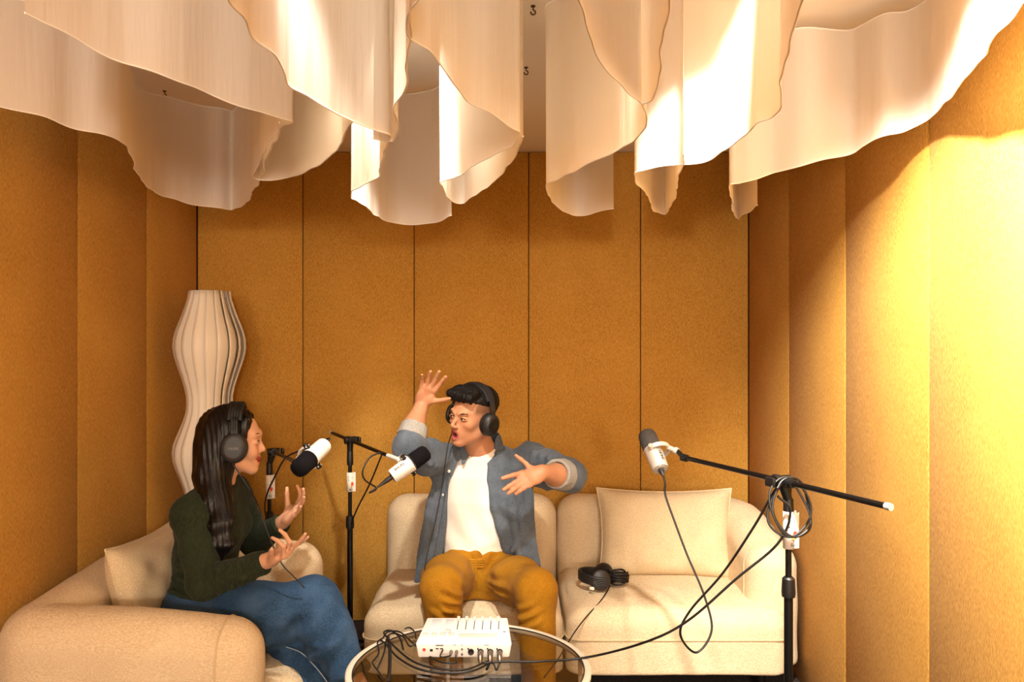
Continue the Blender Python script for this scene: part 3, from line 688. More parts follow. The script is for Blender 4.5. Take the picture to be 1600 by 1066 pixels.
# sweater
S = SDF(.005)
S.zloft([q for q in wsec if q[0] >= .60]+[(.555, -1.08, 2.785, .105, .145)], k=.03, grow=.004)
S.ell((-.985, 2.715, .775), (.055, .06, .05), k=.04); S.ell((-.985, 2.825, .775), (.055, .06, .05), k=.04)
fa = wrR+(elR-wrR)*.10; S.chain([shR, elR], [.062, .053], .035); S.chain([elR, fa], [.053, .036], .02, flat=True)
fb = wrL+(elL-wrL)*.10; S.chain([shL, elL], [.060, .053], .035); S.chain([elL, fb], [.053, .035], .02, flat=True)
S.cap(V((-1.033, 2.765, .88)), V((-1.02, 2.765, .93)), .066, .057, k=.02, flat=True); S.cap(V((-1.03, 2.73, .90)), shR+V((0, .01, .012)), .05, .052, k=.05); S.cap(V((-1.03, 2.80, .90)), shL+V((0, -.01, .012)), .05, .052, k=.05)
for t, r in ((.15, .012), (.32, .01), (.5, .009), (.68, .008), (.85, .007)):     # folds along the near sleeve
    c = elR+(fa-elR)*t; d = (fa-elR).normalized(); e = d.cross(V((0, 1, 0))).normalized()
    S.cap(c-e*.04+V((-.012, -.03, 0)), c+e*.035+V((.012, -.04, 0)), r, r*.6, k=.018)
for i in range(5):
    z = .60+.045*i; S.cap((-1.13+.01*i, 2.63, z), (-1.02, 2.625, z-.04+.012*i), .008, .005, k=.02)
S.chain([V((-1.00, 2.58, .80)), V((-1.02, 2.56, .73)), V((-.99, 2.53, .68))], [.004, .012, .006], k=.03)
S.func((-1.4, 2.4, .3), (-.6, 3.2, .575), lambda X, Y, Z: (Z-.568-.05*(X+1.08))+0*Y, k=.006)
S.build('sweater', 'sweater', W, 1, lambda v: .0035*(1-2*np.abs(vnoise(v+.015*np.sin(v[:, [2, 0, 1]]*35), (13, 13, 20), 31)))+wr_disp(.0016, (26, 26, 40), 33)(v))
# jeans
S = SDF(.005)
S.zloft([(.40, -1.085, 2.79, .125, .165), (.47, -1.085, 2.79, .128, .172), (.53, -1.082, 2.79, .115, .155), (.585, -1.078, 2.787, .103, .142)], k=.03)
S.chain([hipR, V((-.86, 2.685, .495)), knR], [.112, .112, .082], .04)
S.cap(knR, V((-.600, 2.635, .435)), .082, .080, k=.03); S.cap(V((-.600, 2.635, .435)), anR+V((-.01, 0, .045)), .078, .060, k=.02, flat=True)
S.chain([hipL, knL], [.105, .092], .03); S.cap(knL, V((-.69, 2.70, .27)), .092, .092, k=.03); S.cap(V((-.69, 2.70, .27)), anL+V((.0, 0, .02)), .086, .082, k=.02, flat=True)
def jean_folds(v):
    t = np.exp(-(((v[:, 0]+.66)/.10)**2+((v[:, 2]-.45)/.10)**2)); q = (v[:, 0]+.66)*.9+(v[:, 2]-.50)*-1.0
    g = .014*np.sin(q*62+3*v[:, 1]*9)*t
    s_ = np.exp(-(((v[:, 0]+.99)/.07)**2+((v[:, 2]-.53)/.05)**2)); g += .005*np.sin((v[:, 0]*.7+v[:, 2])*120)*s_
    l_ = np.clip((.40-v[:, 2])/.1, 0, 1); g += .006*np.sin((v[:, 0]*1.0-v[:, 1]*.8+v[:, 2]*.35)*70)*l_
    return g+.009*(1-2*np.abs(vnoise(v+.02*np.sin(v[:, [2, 0, 1]]*25), (6, 9, 12), 43)))+wr_disp(.003, (14, 14, 14), 41)(v)
S.build('jeans', 'jeans', W, 1, jean_folds)
MB().tube(crom([P(447, 1011, 2.64), P(470, 1020, 2.612), P(488, 1037, 2.60), P(504, 1056, 2.595), P(520, 1080, 2.60)], 6), .0018, 6).build('seam', 'stitch', W)
for z, mt in ((.563, 'jeans'), ):
    pts = [V((-1.079+.110*math.cos(a), 2.787+.150*math.sin(a), z+.05*.110*math.cos(a))) for a in np.linspace(0, 2*PI, 40)]
    mb = MB()
    for dz in (-.012, 0, .012): mb.tube([p+V((0, 0, dz)) for p in pts], .006, 6)
    wbnd = mb.build('waistband', mt, W)
    MB().tube([p+V((0, 0, -.017)) for p in pts], .0022, 6).build('stitching', 'stitch', wbnd)
for a in (-1.75, -.85):
    p = V((-1.079+.116*math.cos(a), 2.787+.157*math.sin(a), .563)); MB().box(p, (.006, .005, .022), rot('Z', math.degrees(a)+90), .002).build('belt_loop', 'jeans', W)
MB().tube(crom([V((-.965, 2.72, .578)), V((-.945, 2.69, .572)), V((-.925, 2.665, .550)), V((-.925, 2.655, .520)), V((-.935, 2.65, .505))], 5), [.009]*20+[.006], 8).build('belt', 'leatherette', W)
# shoes
S = SDF(.004); S.ecap(anR+fr*.055+V((0, 0, -.045)), anR+fr*.12+V((.012, 0, -.045)), (.03, .02), (.042, .02), (0, 1, 0), .01); S.cap(anR+V((-.012, 0, -.05)), anR+fr*.06+V((0, 0, -.055)), .026, .022, k=.015); S.build('shoe', 'shoe', W, 1)
S = SDF(.004); S.ecap(anL+V((-.02, 0, -.06)), anL+V((.14, -.03, -.072)), (.034, .036), (.042, .026), (0, 1, 0), .01); S.func((-1, 2, -.2), (0, 3.2, .004), lambda X, Y, Z: Z-.004+0*X+0*Y, k=.002); S.build('shoe', 'shoe', W, 1)
# hair
S = SDF(.0042)
S.ell(hw.L(-.020, 0, .036), (.102, .084, .092), hw.R); S.ell(hw.L(-.055, 0, -.02), (.068, .080, .10), hw.R, .03)
S.func(hw.L(0, 0, 0)-V((.2, .2, .2)), hw.L(0, 0, 0)+V((.2, .2, .2)), lambda X, Y, Z: np.maximum(np.maximum(-(( X-hw.o.x)*hw.f.x+(Y-hw.o.y)*hw.f.y+(Z-hw.o.z)*hw.f.z)+.040+.55*((Z-hw.o.z)-.03).clip(-.03, .2), (Z-hw.o.z)-.085+0*X), (Z-hw.o.z)-.3), k=.012)
hp = [hw.L(-.045, -.02, -.03), V((-1.02, 2.70, .97)), V((-.992, 2.655, .90)), V((-.958, 2.60, .83)), V((-.945, 2.585, .765)), V((-.95, 2.585, .715))]
S.ecap(hp[0], hp[1], (.072, .068), (.056, .066), (1, 0, 0), .04); S.ecap(hp[1], hp[2], (.056, .066), (.050, .05), (1, 0, 0), .03)
S.ecap(hp[2], hp[3], (.050, .05), (.046, .026), (1, 0, 0), .03); S.ecap(hp[3], hp[4], (.044, .024), (.034, .018), (1, 0, 0), .02); S.ecap(hp[4], hp[5], (.032, .016), (.012, .008), (1, 0, 0), .02)
S.ecap(hw.L(-.06, .02, -.06), V((-1.075, 2.83, .90)), (.06, .06), (.04, .055), (1, 0, 0), .04); S.cap(V((-1.075, 2.83, .90)), V((-1.15, 2.84, .74)), .045, .02, k=.03)
S.cap(hw.L(.045, -.055, .075), hw.L(.035, -.072, .02), .020, .010, k=.02); S.cap(hw.L(.035, -.072, .02), hw.L(-.01, -.075, -.05), .012, .012, k=.02)
S.build('hair', 'hair_w', W, 1, lambda v: .0011*np.sin((v[:, 0]*.8+v[:, 1]*.6)*430+1.5*np.sin(v[:, 2]*6))+.0016*np.sin((v[:, 0]*.8-v[:, 1]*.5)*130+1.2*np.sin(v[:, 2]*5)))
headphones(hw, 'black headphones with a round lettered cup, worn by the woman', 0, .086, ('SHURE', -1), fwd=.014, big=1.16, band=.018)

# ---------------------------------------------------------------- the man on the sofa
Mn = thing('person', 'man in open blue-grey shirt, white tee and mustard trousers on the sofa', 'person', (-.14, 3.33, .37))
hm = Head(P(738, 651, 3.25), (-.67, -.74, .02), (.20, 0, 1), 1.02)
msec = [(.40, -.150, 3.37, .165, .125), (.47, -.150, 3.36, .165, .125), (.55, -.145, 3.335, .148, .108), (.65, -.135, 3.33, .155, .105), (.77, -.12, 3.33, .170, .112), (.87, -.105, 3.335, .180, .105), (.93, -.10, 3.335, .150, .082), (.965, -.115, 3.33, .085, .06), (.985, -.125, 3.325, .06, .05)]
sR, eR, wR = V((-.275, 3.33, .93)), V((-.408, 3.12, 1.015)), V((-.366, 3.23, 1.172))
sL, eL, wL = V((.075, 3.33, .935)), V((.225, 3.13, .900)), V((.108, 2.93, .945))
hR, kR, aR = V((-.235, 3.34, .445)), P(690, 918, 2.97), V((-.235, 2.93, .09))
hL, kL, aL = V((-.06, 3.34, .445)), P(838, 922, 2.97), V((.098, 2.90, .09))
B = SDF(.0035)
hm.sdf(B, 'open', False)
B.cap(hm.L(-.025, 0, -.07), V((-.125, 3.315, .955)), .058, .062, k=.03)
B.zloft(msec, grow=-.014, k=.03)
B.chain([sR, eR], [.05, .042], .02); B.chain([eR, (eR+wR)/2+V((-.004, 0, 0)), wR], [.042, .041, .0275], .02)
B.chain([sL, eL], [.05, .042], .02); B.chain([eL, (eL+wL)/2+V((0, 0, -.004)), wL], [.042, .041, .0275], .02)
B.chain([hR, kR, aR], [.07, .052, .04], .03); B.chain([hL, kL, aL], [.07, .052, .04], .03)
for a in (aR, aL): B.ecap(a+V((0, .02, -.05)), a+V((0, -.15, -.065)), (.034, .03), (.044, .018), (1, 0, 0), .02)
hand(B, wR, P(677, 588, 3.18)-wR, V((.12, -1, -.1)), True, [(2, 10, 6), (4, 8, 6), (6, 10, 6), (8, 10, 8)], (13, 3, -6, -17), (58, 8, 6), .95, 1.2)
hand(B, wL, P(803, 757, 2.86)-wL, V((.15, .9, -.35)), False, [(-2, 8, 5), (10, 10, 8), (12, 12, 8), (14, 14, 10)], (9, -3, -4, -4), (70, -8, 6), .90, 1.3)
mb_ = B.build('body', 'skin_m', Mn, 1)
hm.tint(mb_, '#c48a66', '#a8504a', 'open', '#4a3020')
hm.face_bits(Mn, True)
# t-shirt
S = SDF(.005); S.zloft([q for q in msec if .5 < q[0] < .96], k=.03, grow=.004)
S.cap(V((-.112, 3.33, .92)), V((-.128, 3.312, .975)), .085, .066, k=.03, flat=True)
S.func((-.5, 3, .3), (.3, 3.6, .52), lambda X, Y, Z: Z-.515+0*X+0*Y, k=.006)
S.build('t_shirt', 'tee', Mn, 1, lambda v: .0028*np.sin((v[:, 0]*.91+v[:, 2]*.41)*62+1.6*np.sin(v[:, 2]*11))*np.clip((.93-v[:, 2])/.12, 0, 1)*np.clip((v[:, 2]-.5)/.1, .3, 1)+wr_disp(.0015, (14, 20, 12), 51)(v))
nbR = basis(V((-.016, -.018, .055)), (1, 0, 0)); MB().tube([V((-.1275, 3.3125, .973))+nbR @ V((0, .0655*math.cos(a), .0655*math.sin(a))) for a in np.linspace(0, 2*PI, 28)], .005, 6).build('neckband', 'tee', Mn)
# trousers
S = SDF(.005)
S.zloft([(.39, -.148, 3.37, .172, .135), (.47, -.148, 3.36, .176, .136), (.535, -.147, 3.34, .160, .122), (.56, -.147, 3.336, .156, .118)], k=.03)
S.chain([hR, (hR+kR)/2+V((-.012, 0, .002)), kR], [.094, .092, .074], .04); S.chain([hL, (hL+kL)/2+V((.012, 0, .0)), kL], [.094, .090, .074], .04)
S.cap(kR, aR+V((0, 0, .02)), .074, .060, k=.035, flat=True); S.cap(kL, aL+V((0, 0, .02)), .074, .060, k=.035, flat=True)
crR, crL = V((-.165, 3.21, .47)), V((-.125, 3.21, .47))
S.cap((-.30, 3.235, .535), (.0, 3.235, .535), .006, .006, k=.02)
S.func((-.5, 3.2, .5), (.3, 3.6, .7), lambda X, Y, Z: np.maximum(.536-Z, 3.25-Y)+0*X, k=.006)
def chino_folds(v):
    dx, dz = v[:, 0]+.145, v[:, 2]-.455; r_ = np.hypot(dx, dz); an = np.arctan2(dz+.02, np.abs(dx))
    g = .0055*np.sin(an*16+r_*14)*np.clip((r_-.045)/.04, 0, 1)*np.clip((.16-r_)/.06, 0, 1)*np.clip((3.27-v[:, 1])/.03, 0, 1)*np.clip((v[:, 2]-.41)/.03, 0, 1)
    for k_, sg in ((kR, 1), (kL, -1)):
        d_ = np.exp(-(((v[:, 0]-k_.x-sg*.03)/.04)**2+((v[:, 2]-k_.z+.075)/.045)**2)); g += .008*np.sin((v[:, 2]+sg*.6*v[:, 0])*150)*d_
    return g+wr_disp(.003, (14, 14, 14), 61)(v)
tr = S.build('trousers', 'chino', Mn, 1, chino_folds)
pts = [V((-.147+.160*math.cos(a), 3.338+.122*math.sin(a), .528)) for a in np.linspace(0, 2*PI, 44)]
mb = MB()
for dz in (-.014, -.004, .006, .014): mb.tube([p+V((0, 0, dz)) for p in pts], .0065, 6)
mb.build('waistband', 'chino', Mn)
MB().tube(crom([V((-.146, 3.212, .54)), V((-.145, 3.205, .50)), V((-.145, 3.20, .465))], 5), .004, 6).build('fly_seam', 'chino', Mn)
for a in (aR, aL):
    S = SDF(.005); S.ecap(a+V((0, .03, -.055)), a+V((0, -.16, -.068)), (.038, .038), (.048, .026), (1, 0, 0), .01); S.func(a+V((-.2, -.3, -.2)), a+V((.2, .3, -.086)), lambda X, Y, Z: Z-.004+0*X+0*Y, k=.002); S.build('shoe', 'shoe', Mn, 1)
# open shirt
S = SDF(.0048)
S.zloft([q for q in msec if .62 < q[0] < .97], k=.03, grow=.020)
S.zloft([(.43, -.14, 3.38, .20, .10), (.52, -.135, 3.36, .195, .118), (.62, -.130, 3.335, .185, .124), (.68, -.13, 3.333, .180, .124)], k=.03)
S.ecap((-.285, 3.262, .86), (-.352, 3.245, .40), (.040, .018), (.056, .014), (1, 0, 0), .025)
S.ecap((.035, 3.245, .82), (.082, 3.225, .42), (.040, .018), (.052, .014), (1, 0, 0), .025)
S.chain([sR, (sR+eR)/2+V((0, 0, -.012)), eR], [.072, .066, .056], .04); S.cap(eR, eR+(wR-eR)*.30, .056, .052, k=.02, flat=True)
S.chain([sL, (sL+eL)/2+V((0, 0, -.010)), eL], [.072, .068, .062], .04); S.cap(eL, eL+(wL-eL)*.26, .061, .054, k=.02, flat=True)
# sleeve folds
for t in (.2, .4, .6, .8):
    for s_, e_ in ((sL, eL), (sR, eR)):
        c = s_+(e_-s_)*t; S.cap(c+V((-.02, -.055, .05)), c+V((.03, -.062, -.04)), .009, .006, k=.02)
for a, b in (((.02, 3.215, .86), (.055, 3.22, .62)), ((-.01, 3.215, .80), (.03, 3.215, .56)), ((.045, 3.22, .90), (.0, 3.21, .72)), ((.06, 3.23, .66), (-.0, 3.21, .58)), ((-.30, 3.25, .84), (-.31, 3.25, .60)), ((.07, 3.25, .72), (.075, 3.25, .5))):
    S.cap(a, b, .008, .006, k=.02)
zl = np.array([.40, .47, .55, .65, .76, .86, .93, .96, 1.0]); xl = np.array([-.36, -.325, -.283, -.275, -.268, -.255, -.222, -.19, -.17]); xr = np.array([.08, .03, -.022, -.055, -.080, -.100, -.098, -.075, -.07])
def opening(X, Y, Z):
    a = np.interp(Z, zl, xl); b = np.interp(Z, zl, xr); return np.maximum(np.maximum(a-X, X-b), Y-3.36)
S.func((-.6, 2.9, .36), (.3, 3.36, 1.02), opening, k=.006)
#, cy, rx-.004, ry-.004) for z, cx, cy, rx, ry in msec]
def hemcut(X, Y, Z):     # curved shirt tail
    return Z-np.where(X < -.15, .44+.8*np.clip(X+.365, 0, .25), .455+.55*np.clip(.10-X, 0, .2))+0*Y
S.func((-.6, 3.0, .3), (.3, 3.6, .58), hemcut, k=.005)
S.func((-.25, 3.2, .93), (.0, 3.45, 1.05), lambda X, Y, Z: np.sqrt((X+.128)**2+(Y-3.312)**2)-.080+0*Z, k=.005)
def ridged(v, sc, seed): return 1-2*np.abs(vnoise(v, sc, seed))
def shirt_folds(v):
    b_ = np.clip((.9-v[:, 2])/.1, 0, 1); g = .010*ridged(v, (17, 9, 4.5), 71)*b_
    return g+.0055*ridged(v+.02*np.sin(v[:, [2, 0, 1]]*30), (11, 11, 11), 73)*(1-.5*b_)+.002*vnoise(v, (30, 30, 30), 74)
S.build('shirt', 'chambray', Mn, 1, shirt_folds)
# collar: two flaps round the neck
def flap(sgn):
    S = SDF(.0035); c0 = V((-.125, 3.335, .985))
    ang = np.linspace(math.radians(100), math.radians(100+118), 9) if sgn < 0 else np.linspace(math.radians(80), math.radians(80-118), 9)
    pts = [c0+V((.080*math.cos(a), .072*math.sin(a), .012+.010*math.sin(a))) for a in ang]
    for a, b in zip(pts, pts[1:]):
        S.ecap(a, b, (.006, .034), (.006, .034), V((a.x-c0.x, a.y-c0.y, .02)), .008)
    e = pts[-1]; S.ecap(e, e+V((sgn*.012, -.050, -.062)), (.006, .032), (.005, .006), (0, -1, .2), .012)
    S.build('collar', 'chambray', Mn, 1)
flap(-1); flap(1)
for e_, w_, r0, r1 in ((eR, wR, .060, .056), (eL, wL, .062, .058)):
    d = (w_-e_).normalized(); S = SDF(.004); S.cap(e_+(w_-e_)*.20, e_+(w_-e_)*.48, r0, r1, k=.01, flat=2); S.cap(e_+(w_-e_)*.44, e_+(w_-e_)*.6, .044, .043, k=.004, sub=True)
    S.build('cuff', 'cuff', Mn, 1, wr_disp(.0025, (30, 30, 30), 81))
for z in (.90, .80, .70, .61, .52):
    x = float(np.interp(z, zl, xl))-.020; y = 3.33-math.sqrt(max(.02, 1-((x+.13)/.20)**2))*.128-.004
    MB().lathe((x, y+.006, z), (-.35, -1, 0), [(0, .0065), (.004, .0065), (.005, .005), (.0052, 0)], 12).build('button', 'button', Mn)
# hair: cap with a chopped fringe, sides shaved
S = SDF(.0038)
S.ell(hm.L(-.018, 0, .052), (.098, .077, .072), hm.R); S.ell(hm.L(-.02, 0, .075), (.092, .064, .052), hm.R, .03)
def below(X, Y, Z):
    x, y, z = X-hm.o.x, Y-hm.o.y, Z-hm.o.z
    lx = (x*hm.f.x+y*hm.f.y+z*hm.f.z)/hm.s; lz = (x*hm.u.x+y*hm.u.y+z*hm.u.z)/hm.s
    return lz-(.056+.014*np.clip(lx/.08, -1, 1)-.10*np.clip(-(lx+.045)/.05, 0, 1))
S.func(hm.o-V((.25, .25, .25)), hm.o+V((.25, .25, .25)), below, k=.006)
for i in range(13):
    y = -.060+.0100*i; t = random.random()
    S.chain([hm.L(.045, y*.8, .104), hm.L(.084, y*.95, .086+.006*t), hm.L(.094-abs(y)*.35, y*1.05-.006, .070-.014*t)], [.018, .014, .004], k=.008)
for i in range(9):
    y = -.05+.0125*i; S.cap(hm.L(.0-.02*random.random(), y*.7, .112), hm.L(.06, y-.006, .120-.25*abs(y)), .014, .004, k=.010)
S.build('hair', 'hair_m', Mn, 1, lambda v: .0018*vnoise(v, (160, 160, 90), 5)+.0012*np.sin(hm.inv(v)[:, 1]*700+8*np.sin(hm.inv(v)[:, 0]*30)))
headphones(hm, 'black headphones with a thin gold mark, worn by the man', 0, .084)

# ================================================================ microphones on stands
def stand(name_label, base, top, clutch_dir, b0, b1, labelz, labelcol=True, legyaw=20, lower_top=None):
    """tripod boom stand: base point on the floor, top of the pole, boom from b0 to b1 through the clutch"""
    base = V(base); top = V(top); r = thing('microphone_stand', name_label, 'microphone stand', base, 'black boom microphone stands')
    x, y = base.x, base.y
    zt = lower_top or top.z-.30
    MB().lathe((x, y, .08), (0, 0, 1), [(0, .0125), (zt-.08, .0125)], 14).build('lower_tube', 'blackmetal', r)
    MB().lathe((x, y, zt-.02), (0, 0, 1), [(0, .018), (.012, .019), (.05, .017), (.055, .012)], 16).build('height_collar', 'black', r)
    MB().lathe((x, y, zt), (0, 0, 1), [(0, .0085), (top.z-zt-.02, .0085)], 12).build('upper_tube', 'blackmetal', r)
    MB().lathe((x, y, .06), (0, 0, 1), [(0, .022), (.06, .026), (.10, .022), (.105, .013)], 16).build('leg_hub', 'black', r)
    for i in range(3):
        a = math.radians(legyaw+120*i); dx, dy = math.cos(a), math.sin(a)
        lg = MB().tube([(x+dx*.02, y+dy*.02, .095), (x+dx*.22, y+dy*.22, .014)], .008, 8).build('leg', 'blackmetal', r)
        MB().tube([(x+dx*.205, y+dy*.205, .020), (x+dx*.245, y+dy*.245, .010)], .011, 8).build('rubber_foot', 'rubber', lg)
    bd = (V(b1)-V(b0)).normalized(); c = V(clutch_dir)
    MB().tube([b0, b1], .0078, 10).build('boom', 'blackmetal', r)
    MB().tube([V(b0)-bd*.004, V(b0)+bd*.012], .009, 10).build('boom_cap', 'silver', r)
    side = bd.cross(V((0, 0, 1))).normalized()
    mb = MB().tube([c-bd*.032, c+bd*.032], .0155, 12).tube([c-bd*.045, c-bd*.03], .0125, 12).tube([c+side*.024, c-side*.026], .0165, 12)
    mb.tube([c+side*.0, V((x, y, top.z-.055))], [.015, .0125], 12).lathe((x, y, top.z-.11), (0, 0, 1), [(0, .0135), (.01, .0145), (.06, .0135), (.065, .01)], 12)
    cl = mb.build('clutch', 'black', r)
    MB().box(c-side*.04, (.006, .018, .013), basis(side, (0, 0, 1)), .004).build('clutch_knob', 'black', cl)
    z0, z1 = labelz
    if z0:
        vs = []; n = 14
        for i in range(n+1):
            a = -PI*1.12+i/n*PI*1.25
            for zz_ in (z0, z1): vs.append((x+.0145*math.cos(a)+(.010 if i == n else 0), y+.0145*math.sin(a), zz_))
        tg = mk('paper_label', vs, [[2*i, 2*i+2, 2*i+3, 2*i+1] for i in range(n)], 'paper', r); tg.modifiers.new('thick', 'SOLIDIFY').thickness = .0012
        MB().box((x+.019, y-.009, (z0+z1)/2), (.0075, .0012, (z1-z0)/2*.96), rot('Z', 12), .0008).build('label_flag', 'paper', r)
        q = (z1-z0)
        MB().lathe((x+.013, y-.0155, z0+q*.42), (.2, -1, 0), [(0, .0058), (.0012, .0058)], 10, (1, 0, 0), 1.5).build('red_mark', 'red', tg)
        MB().lathe((x+.008, y-.0158, z0+q*.32), (.1, -1, 0), [(0, .0042), (.0012, .0042)], 10).build('yellow_mark', 'yellow', tg)
        mb = MB()
        for i, (dx, dz, ww) in enumerate(((-.004, .80, .004), (-.004, .70, .003), (-.003, .60, .004), (.004, .10, .006), (.004, .15, .005), (.012, .12, .004), (.012, .75, .003))):
            mb.box((x+dx, y-.0150, z0+q*dz), (ww*.5, .0006, .0012))
        tag(mb.build('print', 'ink', tg), kind='stuff')
    return r
def mic(label, c, ax, yoke_dir, yoke_up, col='white', foam='foam', txt=None, sc=1.0, pl=1.0):
    """podcast microphone: can body, foam windscreen toward +ax, a U yoke whose stem leaves along yoke_dir"""
    c = V(c); ax = unit(ax); r = thing('microphone', label, 'microphone', c, 'podcast microphones'); k = sc
    u = V(yoke_dir); u = (u-ax*u.dot(ax)).normalized(); sd = ax.cross(u).normalized()
    body = MB().lathe(c, ax, [(-.085*k, .006*k), (-.085*k, .0255*k), (-.080*k, .028*k), (-.01*k, .0305*k), (-.004*k, .0315*k), (.002*k, .0315*k)], 32, u).build('body', col, r)
    MB().lathe(c, ax, [(-.0865*k, 0), (-.0865*k, .019*k), (-.084*k, .019*k)], 24, u).build('end_plate', 'darkgrey' if col == 'white' else 'silver', body)
    MB().lathe(c, ax, [(.002*k, .0295*k), (.004*k, .0295*k), (.006*k, .033*k)], 32, u).build('trim_ring', 'chrome', r)
    MB().lathe(c, ax, [(.004*k, .0315*k), (.008*k, .0325*k), (.060*k, .0315*k), (.072*k, .028*k), (.079*k, .018*k), (.081*k, 0)], 32, u).build('windscreen', foam, r)
    pts = [c-ax*.012*k+sd*(.039*k*math.cos(a))+u*(.010*k+.045*k*math.sin(a)) for a in np.linspace(0, PI, 17)]
    pts = [c-ax*.012*k+sd*.039*k-u*.006*k]+pts+[c-ax*.012*k-sd*.039*k-u*.006*k]; mb = MB()
    for off in (-.005, 0, .005): mb.tube([p+ax*off*k for p in pts], .0038*k, 8)
    yk = mb.build('yoke', col, r)
    for s_ in (1, -1):
        p = c-ax*.012*k+sd*s_*.029*k; MB().lathe(p, sd*s_, [(0, .009*k), (.017*k, .009*k), (.019*k, .0075*k), (.0195*k, 0)], 16).build('pivot_knob', 'black' if col == 'white' else 'silver', yk)
    p = c-ax*.012*k+u*.050*k; e = p+unit(yoke_dir)*.042*k
    MB().tube([p, e], .0085*k, 12).tube([e-unit(yoke_dir)*.012, e], .012*k, 12).build('stem', col, yk)
    t = c-ax*.082*k; MB().lathe(t, -ax, [(0, .0095*k), (.03*k*pl, .0095*k), (.032*k*pl, .0085*k), (.05*k*pl, .006*k), (.065*k*pl, .004*k)], 14).build('cable_plug', 'darkgrey', r)
    if txt: 
        nn = V(txt[1]); nn = (nn-ax*nn.dot(ax)).normalized(); rt = ax*txt[2]
        text('lettering', txt[0], .0145*k, c-ax*.045*k+nn*.0300*k, rt, nn.cross(rt), 'ink', body, .0006)
    return r, t-ax*.065*k*pl, e

# right stand
C3 = P(1222, 752, 2.2); A3 = P(1068, 715, 2.65); dB = (A3-C3).normalized(); B3 = C3-dB*.37
stand('black boom stand at the right holding a looped cable, near the right wall', (P(1232, 900, 2.2).x, 2.2, 0), (P(1232, 760, 2.2).x, 2.2, C3.z), C3, B3, A3, (H-(857-533)*2.2/F, H-(799-533)*2.2/F), True, 35)
r3, tail3, e3 = mic('silver microphone with grey foam over the empty corner seat', P(1020, 703, 2.73), (-.17, .66, .62), A3-P(1020, 703, 2.73)-V((0, 0, .02)), None, 'silver', 'greyfoam', ('SHURE', (.5, -1, .1), 1), 1.0, .5)
MB().tube([e3, A3], .008, 10).tube([A3-V((.004, 0, 0)), A3+(C3-A3).normalized()*.02], .0125, 12).build('mount', 'black', r3)
# middle stand (beside the man)
C2 = P(547, 688, 3.52); A2 = P(606, 712, 3.13); d2 = (A2-C2).normalized(); B2 = C2-d2*.27
stand('black boom stand between the armchair and the sofa, tall pole against the wall', (C2.x, 3.52, 0), (C2.x, 3.52, C2.z), C2, B2, A2, (H-(768-533)*3.52/F, H-(738-533)*3.52/F), True, 80, .62)
m2 = P(642, 724, 2.98)
r2, tail2, e2 = mic('white microphone with black foam in front of the man', m2, (.72, .28, .50), A2-m2, None, 'white', 'foam', ('SHURE', (-.35, -1, .45), 1), 1.0)
MB().tube([e2, A2], .009, 10).build('mount', 'white', r2)
# left stand (beyond the woman)
C1 = P(427, 706, 3.52); A1 = P(462, 722, 3.02); d1 = (A1-C1).normalized(); B1 = C1-d1*.08
stand('black boom stand right behind the woman and her armchair', (P(421, 900, 3.52).x, 3.52, 0), (P(421, 720, 3.52).x, 3.52, C1.z), C1, B1, A1, (H-(779-533)*3.52/F, H-(742-533)*3.52/F), True, 200)
m1 = P(485, 716, 2.84)
r1, tail1, e1 = mic('white microphone with black foam in front of the woman', m1, (-.36, -.84, -.40), A1-m1+V((0, 0, .03)), None, 'white', 'foam', None, 1.08, .3)
MB().tube([e1, A1], .008, 10).build('mount', 'black', r1)

# ================================================================ glass table
TX, TY, TR, TZ = -.133, 2.46, .377, .42
tb = thing('side_table', 'round glass table with a cream rim in front of the sofa', 'table', (TX, TY, 0))
MB().lathe((TX, TY, TZ-.008), (0, 0, 1), [(0, TR-.018), (.008, TR-.018)], 96).build('glass_top', 'glass', tb)
prof = [(-.012, TR-.020), (.002, TR-.020), (.0035, TR-.017), (.0035, TR-.004), (.001, TR), (-.016, TR), (-.018, TR-.004), (-.018, TR-.018), (-.012, TR-.020)]
n = 96; vs = [(TX+r*math.cos(2*PI*j/n), TY+r*math.sin(2*PI*j/n), TZ+z) for z, r in prof for j in range(n)]
mk('rim', vs, [[i*n+j, i*n+(j+1) % n, (i+1)*n+(j+1) % n, (i+1)*n+j] for i in range(len(prof)-1) for j in range(n)], 'rim', tb)
MB().tube([(TX+(TR-.0215)*math.cos(a), TY+(TR-.0215)*math.sin(a), TZ+.001) for a in np.linspace(0, 2*PI, 97)], .0022, 6).build('gasket', 'slot', tb)
for a in (15, 105, 195, 285):
    a = math.radians(a); q = (TX+(TR-.012)*math.cos(a), TY+(TR-.012)*math.sin(a)); MB().tube([(q[0], q[1], .0), (q[0], q[1], TZ-.015)], .007, 10).build('leg', 'rim', tb)
MB().tube([(TX+(TR-.012)*math.cos(a), TY+(TR-.012)*math.sin(a), .03) for a in np.linspace(0, 2*PI, 65)], .007, 8).build('lower_ring', 'rim', tb)

